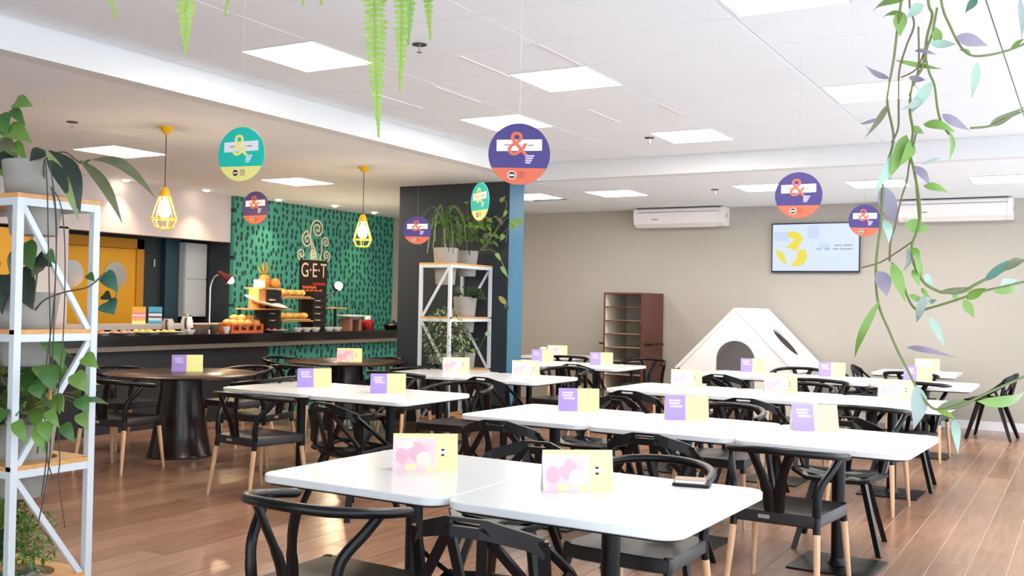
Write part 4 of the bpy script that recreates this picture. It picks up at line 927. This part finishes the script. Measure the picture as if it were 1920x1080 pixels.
# second top pot, pothos
def pothos(t, c, n, R, w, cols, seed, up=.35, elong=1.25, droop=.5, stems=True, ymax=99):
    random.seed(seed); c = Vector(c)
    for k in range(n):
        a = random.uniform(0, 2*pi); e = random.uniform(-droop, 1.1); L = R*random.uniform(.35, 1)
        b = c+Vector((cos(a)*cos(e), sin(a)*cos(e), sin(e)+up))*L
        if b.y > ymax: b.y = ymax-random.uniform(0, .12)
        d = Vector((cos(a)*.8+random.uniform(-.4, .4), sin(a)*.8+random.uniform(-.4, .4), random.uniform(-1.2, .1))).normalized(); ww = w*random.uniform(.7, 1.15)
        leaf_part(t, b, b+d*ww*elong, ww, G[random.choice(cols)], (random.uniform(-.5, .5), random.uniform(-.8, 0), 1), .1, .2, heart, 7)
        if stems and k % 2 == 0: stem_part(t, [c+Vector((cos(a)*.02, sin(a)*.02, -.04)), c.lerp(b, .6)+Vector((0, 0, .03)), b], .0024, STEM, 'stem', 5)
tB = pot((-4.80, 2.985, 1.76), .145, .10, .345, 'grey pot of pothos beside it at the left picture edge')
pothos(tB, (-4.74, 2.94, 2.12), 20, .24, .085, ['bright', 'mid', 'green'], 11, .35)
for bx, by, tx, ty, w, m in ((28, 192, 62, 200, .085, 'bright'), (24, 205, 48, 236, .055, 'mid'), (15, 240, 60, 268, .10, 'green'), (26, 268, 50, 300, .06, 'bright'), (0, 215, 15, 255, .09, 'mid'), (2, 285, 26, 330, .11, 'dark'), (5, 262, 34, 298, .07, 'olive')): leaf_part(tB, pt(bx, by, 4.75), pt(tx, ty, 4.72), w, G[m], -cf+Vector((0, 0, .5)), .1, .2, heart)
stem_part(tB, [pt(-12, 330, 4.95), pt(4, 270, 4.85), pt(20, 215, 4.76), pt(30, 192, 4.75)], .004, STEM)
# middle shelf
tC = pot((-4.34, 2.985, 1.15), .145, .10, .345, 'pale grey pot with large hanging leaves on the middle shelf of the near rack'); D2 = 4.6
for (bx, by), (tx, ty), w, m in (((45, 455), (62, 508), .11, 'mid'), ((70, 480), (98, 500), .085, 'dark'), ((30, 508), (62, 580), .14, 'dark'), ((38, 470), (20, 520), .08, 'olive'), ((78, 495), (60, 520), .06, 'olive'), ((10, 515), (4, 590), .09, 'dark'), ((88, 470), (104, 495), .05, 'mid'), ((196, 512), (222, 548), .075, 'blue'), ((165, 514), (178, 528), .04, 'mid'), ((194, 552), (210, 562), .05, 'dark'), ((200, 566), (214, 590), .095, 'blue')):
    leaf_part(tC, pt(bx, by, D2), pt(tx, ty, D2-.03), w, G[m], -cf+Vector((0, 0, .4)), .08, .12, heart)
stem_part(tC, [pt(55, 600, D2+.1), pt(80, 565, D2), pt(120, 548, D2-.06), pt(165, 538, D2-.1), pt(196, 512, D2-.02)], .004, BRN); stem_part(tC, [pt(196, 512, D2), pt(218, 550, D2), pt(208, 562, D2)], .0025, BRN)
stem_part(tC, [pt(50, 600, D2+.1), pt(40, 540, D2), pt(45, 455, D2)], .005, STEM); stem_part(tC, [pt(48, 600, D2+.1), pt(35, 550, D2), pt(30, 508, D2)], .005, STEM); stem_part(tC, [pt(58, 600, D2+.1), pt(66, 540, D2), pt(74, 480, D2)], .005, STEM)
tC2 = pot((-4.80, 2.985, 1.15), .145, .10, .345, 'grey pot behind it at the left edge, middle shelf'); pothos(tC2, (-4.76, 2.95, 1.5), 12, .2, .09, ['dark', 'mid'], 3, .2)
# lower shelf: dense pothos
tD = pot((-4.34, 2.985, .54), .145, .10, .345, 'dense green pothos in a pale pot on the lower shelf of the near rack'); pothos(tD, (-4.32, 2.97, .98), 84, .33, .10, ['mid', 'mid', 'bright', 'green', 'dark'], 21, .12, 1.35, .45)
for bx, by, tx, ty, w in ((92, 690, 102, 735, .09), (70, 720, 76, 748, .08), (140, 700, 164, 736, .08), (150, 745, 166, 775, .07), (90, 770, 112, 802, .05), (84, 790, 92, 830, .075), (120, 795, 140, 830, .06), (150, 775, 164, 805, .06), (70, 800, 84, 850, .06), (30, 790, 52, 832, .06), (158, 668, 184, 690, .07)): leaf_part(tD, pt(bx, by, 4.42), pt(tx, ty, 4.4), w, G[random.choice(['bright', 'mid', 'green'])], -cf+Vector((0, 0, .5)), .1, .18, heart)
stem_part(tD, [pt(70, 850, 4.6), pt(84, 740, 4.5), pt(92, 690, 4.42)], .004, STEM)
MB().box(pt(94, 730, 4.45)-Vector(tD.location), (.016, .006, .09)).build('plant_tag', mat('wood_plant_tag', rgb(196, 140, 74), .6), tD, smooth=0)
tD2 = pot((-4.80, 2.985, .54), .145, .10, .345, 'leafy pothos in a grey pot at the left edge, lower shelf'); pothos(tD2, (-4.72, 2.95, .95), 40, .29, .10, ['mid', 'dark', 'green'], 8, .15)
# floor level: fern and strap leaves
tE = pot((-4.40, 2.985, .01), .125, .10, .17, 'bushy fern and strap leaves at the foot of the near rack'); random.seed(4)
for k in range(26):
    a = random.uniform(0, 2*pi); c = Vector((-4.40, 2.92, .24)); q = random.uniform(.14, .26)
    leaf_part(tE, c+Vector((cos(a)*.04, sin(a)*.04, 0)), c+Vector((cos(a)*q, sin(a)*q-.03, random.uniform(-.02, .26))), .042, G[random.choice(['blue', 'mid', 'blue', 'dark'])], (-sin(a)*.3, cos(a)*.3-.3, 1), .25, .2, lance)
f = MB(); oE = Vector(tE.location)
for k in range(1500):
    a = random.uniform(0, 2*pi); e = random.uniform(-.5, 1.45); q = random.uniform(.08, .25); p = Vector((-4.42+cos(a)*cos(e)*q, 2.96+sin(a)*cos(e)*q*.85, .30+sin(e)*q*1.15))-oE
    f.leaf(p, p+Vector((cos(a)*.5+random.uniform(-.7, .7), sin(a)*.5+random.uniform(-.7, .7), random.uniform(-.6, .7))).normalized()*.05, .014, (0, -.4, 1), .05, .1, 2)
f = f.build('fern_foliage', G['green'], tE, 60); f['kind'] = 'stuff'
# far rack ------------------------------------------------------------
tF = pot((-6.40, 9.63, 1.69), .145, .105, .42, 'large grey pot with drooping strap foliage on the top shelf of the far rack'); random.seed(9); c = Vector((-6.40, 9.63, 2.11))
stem_part(tF, [c-Vector((0, 0, .05)), c+Vector((-.02, 0, .15)), c+Vector((-.03, 0, .30))], .012, mat('pale_trunk', rgb(170, 150, 120), .7), 'trunk')
for k in range(46):
    a = random.uniform(0, 2*pi); q = random.uniform(.08, .30); h = random.uniform(.25, .50); top = c+Vector((-.03+cos(a)*q*.45, sin(a)*q*.45, h)); end = c+Vector((-.03+cos(a)*q*1.3, sin(a)*q*1.3, random.uniform(-.08, .25)))
    stem_part(tF, [c+Vector((-.03, 0, .22)), top, top.lerp(end, .5)+Vector((cos(a)*.04, sin(a)*.04, .05)), end], random.uniform(.004, .007), G[random.choice(['mid', 'dark', 'olive', 'green'])], 'strand', 4)
tG = pot((-6.38, 10.06, 1.80), .13, .095, .30, 'grey pot with leafy trailing climber on the top shelf of the far rack'); pothos(tG, (-6.32, 9.98, 2.24), 120, .37, .068, ['green', 'mid', 'bright', 'bright', 'olive'], 31, .25, 1.3, .45, ymax=10.2)
for P in ([(900, 470), (930, 430), (950, 385), (940, 372)], [(905, 470), (940, 420), (955, 410), (948, 455)], [(905, 470), (925, 470), (945, 500), (958, 540)]): stem_part(tG, [pt(x, y, 11.6) for x, y in P], .004, STEM)
for bx, by, tx, ty, w in ((938, 378, 948, 368, .05), (950, 395, 944, 408, .045), (945, 440, 938, 452, .06), (962, 410, 972, 430, .09), (972, 412, 980, 420, .07), (958, 418, 966, 430, .07), (940, 500, 952, 520, .05), (930, 475, 940, 490, .05)): leaf_part(tG, pt(bx, by, 11.5), pt(tx, ty, 11.5), w, G['green'], -cf+Vector((0, 0, .4)), .05, .1, heart)
stem_part(tG, [pt(900, 470, 11.7), pt(940, 440, 11.6), pt(965, 412, 11.5)], .004, STEM)
tH = pot((-6.40, 10.06, 1.14), .14, .10, .42, 'grey pot with dark broad leaves on the middle shelf of the far rack'); c = Vector((-6.40, 10.06, 1.56)); random.seed(2)
for (dx, dy, dz), w in (((.32, -.08, .04), .13), ((.38, -.12, -.03), .11), ((.26, -.15, .09), .12), ((.14, -.12, .10), .09), ((-.16, -.1, .14), .09), ((-.2, .05, .06), .08), ((.05, -.15, .12), .08), ((.0, .15, .12), .08)):
    b = c+Vector((dx, dy, dz))*.3; leaf_part(tH, b, c+Vector((dx, dy, dz)), w, G['deep'], (.35, -.7, .6), .15, .15, oval); stem_part(tH, [c-Vector((0, 0, .05)), c.lerp(b, .7), b], .005, STEM)
leaf_part(tH, pt(935, 555, 11.4), pt(951, 572, 11.4), .06, G['yellow'], -cf, .1, .1, oval); leaf_part(tH, pt(946, 566, 11.4), pt(953, 582, 11.4), .05, G['dark'], -cf, .1, .1, oval)
tI = pot((-6.40, 10.06, .60), .135, .10, .30, 'pale pot with a few round leaves on the lower shelf of the far rack'); pothos(tI, (-6.38, 10.02, .95), 18, .17, .05, ['mid', 'green', 'pale'], 6, .2, ymax=10.22)
leaf_part(tI, pt(912, 622, 11.7), pt(920, 630, 11.7), .07, G['teal'], -cf, .05, .1, heart); stem_part(tI, [pt(895, 660, 11.75), pt(905, 640, 11.7), pt(913, 624, 11.7)], .004, STEM)
tJ = pot((-6.38, 9.64, .56), .145, .105, .34, 'variegated bushy shrub filling the lower half of the far rack'); random.seed(12); f1 = MB(); f2 = MB(); o = Vector(tJ.location)
for k in range(16):
    a = k*2.4; q = random.uniform(.1, .24); stem_part(tJ, [o+Vector((0, 0, .28)), o+Vector((cos(a)*q*.6, sin(a)*q*.6, .55)), o+Vector((cos(a)*q*1.1, sin(a)*q*1.1, random.uniform(.55, .85)))], .004, BRN)
for k in range(900):
    u = random.uniform(0, 2*pi); v = random.uniform(-1, 1); q = random.uniform(.55, 1)**.6; s_ = sqrt(1-v*v)
    p = Vector((cos(u)*s_*.27*q+.02, sin(u)*s_*.27*q-.02, .50+v*.40*q)); d = Vector((cos(u)*s_+random.uniform(-.7, .7), sin(u)*s_+random.uniform(-.7, .7), random.uniform(-1, .3))).normalized()
    (f1 if k % 3 else f2).leaf(p, p+d*.062, .026, (cos(u)*.5, sin(u)*.5, 1), .08, .15, 3)
for f, m in ((f1, 'grey'), (f2, 'green')):
    f = f.build('foliage', {'grey': mat('leaf_variegated', rgb(132, 144, 110), .5, var=.3, scale=20), 'green': G['mid']}[m], tJ, 60); f['kind'] = 'stuff'

# ------------------------------------------------------------------ hanging ferns at the top edge
def fern(px, lb, fronds, d=2.3):
    top = pt(px, -175, d); t = thing('hanging_fern', lb, 'plant', top-Vector((0, 0, .06)), 0, 'ferns hanging from the ceiling')
    MB().lathe([(0, 0), (.08, 0), (.12, .12), (.125, .13), (.115, .13), (.075, .012), (0, .012)], 28).build('basket', mat('fern_basket', rgb(120, 92, 66), .8), t)
    for k in range(3):
        a = k*2*pi/3; MB().tube([(.12*cos(a), .12*sin(a), .125), (0, 0, ZU-t.location.z)], .0016, 5).build('wire', M['chrome'], t)
    o = Vector(t.location)
    for k, (P, w, m) in enumerate(fronds):
        random.seed(k+int(px)); pts = [top+Vector((0, 0, .05))]+[pt(x, y, d-.04*(k % 3)) for x, y in P]; pts = [pts[0], pts[0].lerp(pts[1], .5)+Vector((0, 0, .06))]+pts[1:]
        C_ = spline(pts, 14); n = len(C_); L = 0; S_ = [0]
        for i in range(1, n): L += (C_[i]-C_[i-1]).length; S_.append(L)
        mb = MB(); mb.tube([p-o for p in C_], [.0028]*(n-1)+[.001], 5)
        step = .0125; s = L*.12; sd = 1
        while s < L:
            i = max(j for j in range(n) if S_[j] <= s); q = C_[i].lerp(C_[min(i+1, n-1)], (s-S_[i])/max(1e-6, S_[min(i+1, n-1)]-S_[i])); tg = (C_[min(i+1, n-1)]-C_[max(i-1, 0)]).normalized()
            x = tg.cross(cf).normalized(); u = s/L; ww = w*(1 if u < .55 else max(.12, 1-((u-.55)/.45)**1.6))*random.uniform(.88, 1.08)
            for sg in (-1, 1):
                e = q+x*sg*ww*.5+tg*ww*.10+cf*random.uniform(-.15, .15)*ww; mb.leaf(q-o, e-o, .0115, (-cf).lerp(tg, .15), .10, .12, 4, shape=lambda v: (.75+.25*v if v < .6 else max(.05, 1-((v-.6)/.4)**2)))
            s += step
        mb.build('frond', G[m], t, 60)
    return t
fern(330, 'hanging fern with fronds showing at the top left', [([(165, -60), (200, -20), (218, 36)], .034, 'lime'), ([(352, -80), (349, 0), (347, 106)], .058, 'lime'), ([(430, -70), (430, -20), (423, 30)], .026, 'lime'), ([(260, -120), (250, -60)], .04, 'lime')])
fern(720, 'hanging fern with long fronds reaching down left of centre', [([(702, -100), (704, 60), (710, 256)], .054, 'lime'), ([(752, -100), (754, 40), (750, 174)], .042, 'lime'), ([(770, -100), (771, 0), (766, 84)], .03, 'bright'), ([(800, -90), (803, 0), (807, 74)], .036, 'lime'), ([(610, -90), (600, -30), (603, 10)], .03, 'lime'), ([(580, -100), (572, -40), (568, 10)], .03, 'lime')])

# ------------------------------------------------------------------ trailing vine at the right
DV = 1.65
vt = pt(1745, -150, DV); t = thing('trailing_vine', 'trailing vine with long stems and pointed leaves at the upper right', 'plant', vt)
MB().lathe([(0, 0), (.07, 0), (.10, .10), (.104, .11), (.095, .11), (.065, .01), (0, .01)], 28).build('pot', M['concrete'], t)
for k in range(3):
    a = k*2*pi/3; MB().tube([(.1*cos(a), .1*sin(a), .105), (0, 0, ZU-vt.z)], .0016, 5).build('wire', M['chrome'], t)
def vp_(x, y, k=0): return pt(x, y, DV+.05*sin(x*.013+k*1.7)+.04*sin(y*.011+k))
VS = [([(1690, 0), (1682, 60), (1676, 110), (1667, 160), (1664, 195), (1675, 250), (1672, 280), (1657, 325), (1655, 375), (1650, 430), (1643, 490), (1643, 540), (1650, 580), (1668, 622), (1682, 655), (1700, 690), (1716, 722), (1735, 752), (1757, 768), (1800, 760), (1862, 732), (1935, 700)], .0028, 1),
      ([(1705, -5), (1714, 45), (1700, 85), (1686, 135), (1685, 200), (1684, 240), (1672, 268)], .0022, 0), ([(1740, -5), (1748, 28), (1738, 70), (1730, 125), (1712, 155), (1706, 205), (1712, 248), (1706, 285), (1714, 320), (1724, 380), (1724, 420), (1710, 462), (1715, 498), (1735, 532), (1764, 548)], .003, 1),
      ([(1764, -5), (1782, 50), (1802, 88), (1822, 104), (1855, 103), (1895, 93), (1935, 76)], .0026, 1), ([(1757, 15), (1748, 62), (1736, 100), (1742, 135), (1752, 160), (1758, 205), (1766, 232), (1780, 252)], .0026, 1), ([(1722, 50), (1722, 130), (1708, 170), (1704, 180)], .002, 0),
      ([(1764, 548), (1802, 548), (1832, 532), (1880, 508), (1935, 482)], .003, 1), ([(1672, 492), (1690, 525), (1706, 566), (1722, 582), (1742, 578), (1795, 562), (1835, 548), (1880, 538), (1935, 525)], .0028, 1), ([(1678, 425), (1670, 450), (1668, 490)], .0024, 0), ([(1712, 452), (1680, 474), (1650, 492), (1615, 502)], .0018, 0),
      ([(1820, 240), (1858, 236), (1892, 220), (1935, 202)], .0024, 1), ([(1718, 250), (1706, 300), (1700, 340), (1690, 372), (1678, 425)], .002, 0), ([(1732, 100), (1718, 130), (1690, 145)], .0018, 0), ([(1757, 768), (1775, 778), (1790, 786)], .0026, 1), ([(1718, 345), (1724, 420)], .0022, 1)]
for k, (P, r, g) in enumerate(VS):
    if P[0][1] < 10: P = [(1742+(P[0][0]-1742)*.6, -162)]+P
    stem_part(t, [vp_(x, y) for x, y in P], r*.75, STEM if g else BRN)
VL = [(1694, 2, 1646, 14, 24, 'green'), (1694, 27, 1661, 28, 14, 'green'), (1731, 8, 1692, 39, 22, 'teal'), (1688, 20, 1682, 72, 24, 'green'), (1750, 50, 1772, 82, 18, 'green'), (1744, 80, 1783, 88, 16, 'teal'), (1793, 68, 1841, 91, 22, 'mauve'), (1832, 116, 1832, 180, 15, 'teal'), (1715, 95, 1747, 107, 9, 'mauve'), (1667, 148, 1624, 122, 14, 'mauve'), (1679, 113, 1758, 134, 9, 'green'),
      (1747, 155, 1717, 210, 22, 'teal'), (1727, 187, 1677, 212, 13, 'grey'), (1665, 196, 1614, 262, 12, 'olive'), (1657, 220, 1620, 229, 7, 'mauve'), (1731, 233, 1793, 247, 20, 'green'), (1766, 214, 1819, 245, 16, 'mauve'), (1780, 245, 1770, 304, 15, 'green'), (1710, 237, 1739, 248, 13, 'green'), (1855, 236, 1912, 204, 15, 'olive'), (1700, 253, 1665, 338, 26, 'green'), (1680, 285, 1638, 365, 20, 'teal'), (1710, 264, 1680, 315, 22, 'green'),
      (1713, 311, 1754, 346, 20, 'mauve'), (1731, 348, 1784, 360, 15, 'green'), (1655, 348, 1690, 422, 36, 'mauve'), (1832, -4, 1809, 24, 14, 'blue'), (1912, -4, 1914, 75, 11, 'grey'), (1727, 309, 1770, 294, 7, 'grey'), (1704, 144, 1723, 156, 12, 'mauve'), (1697, 418, 1756, 431, 24, 'green'), (1658, 412, 1658, 457, 18, 'teal'), (1643, 508, 1660, 556, 32, 'mauve'), (1650, 562, 1607, 672, 15, 'green'), (1672, 492, 1684, 566, 20, 'green'),
      (1702, 464, 1694, 509, 17, 'grey'), (1709, 464, 1713, 494, 14, 'green'), (1716, 485, 1727, 524, 18, 'green'), (1711, 505, 1717, 537, 13, 'green'), (1735, 514, 1760, 537, 15, 'teal'), (1727, 540, 1738, 560, 8, 'green'), (1735, 549, 1723, 605, 15, 'grey'), (1743, 593, 1760, 650, 13, 'teal'), (1704, 552, 1737, 570, 11, 'green'), (1742, 567, 1771, 562, 9, 'blue'), (1764, 546, 1820, 538, 9, 'olive'), (1784, 553, 1812, 566, 15, 'green'), (1806, 562, 1822, 595, 16, 'green'),
      (1812, 562, 1832, 540, 18, 'green'), (1845, 527, 1893, 487, 15, 'blue'), (1862, 548, 1911, 540, 13, 'green'), (1876, 538, 1925, 524, 20, 'teal'), (1719, 722, 1721, 808, 32, 'grey'), (1757, 766, 1835, 757, 18, 'olive'), (1789, 785, 1797, 852, 15, 'teal'), (1832, 752, 1935, 735, 24, 'green'), (1757, 768, 1790, 786, 13, 'lime'), (1700, 651, 1782, 669, 11, 'mauve'), (1820, 100, 1800, 92, 8, 'green'), (1895, 94, 1925, 70, 9, 'green'), (1880, 508, 1925, 486, 16, 'olive')]
random.seed(40)
for bx, by, tx, ty, w, m in VL:
    nr = -cf+cr*random.uniform(-.5, .5)+cu*random.uniform(-.3, .5); leaf_part(t, vp_(bx, by), vp_(tx, ty)-cf*random.uniform(-.03, .03), w*1.05*DV/F_PX, G[m], nr, random.choice((-.1, .08, .12, .16)), .15, lance, 8)
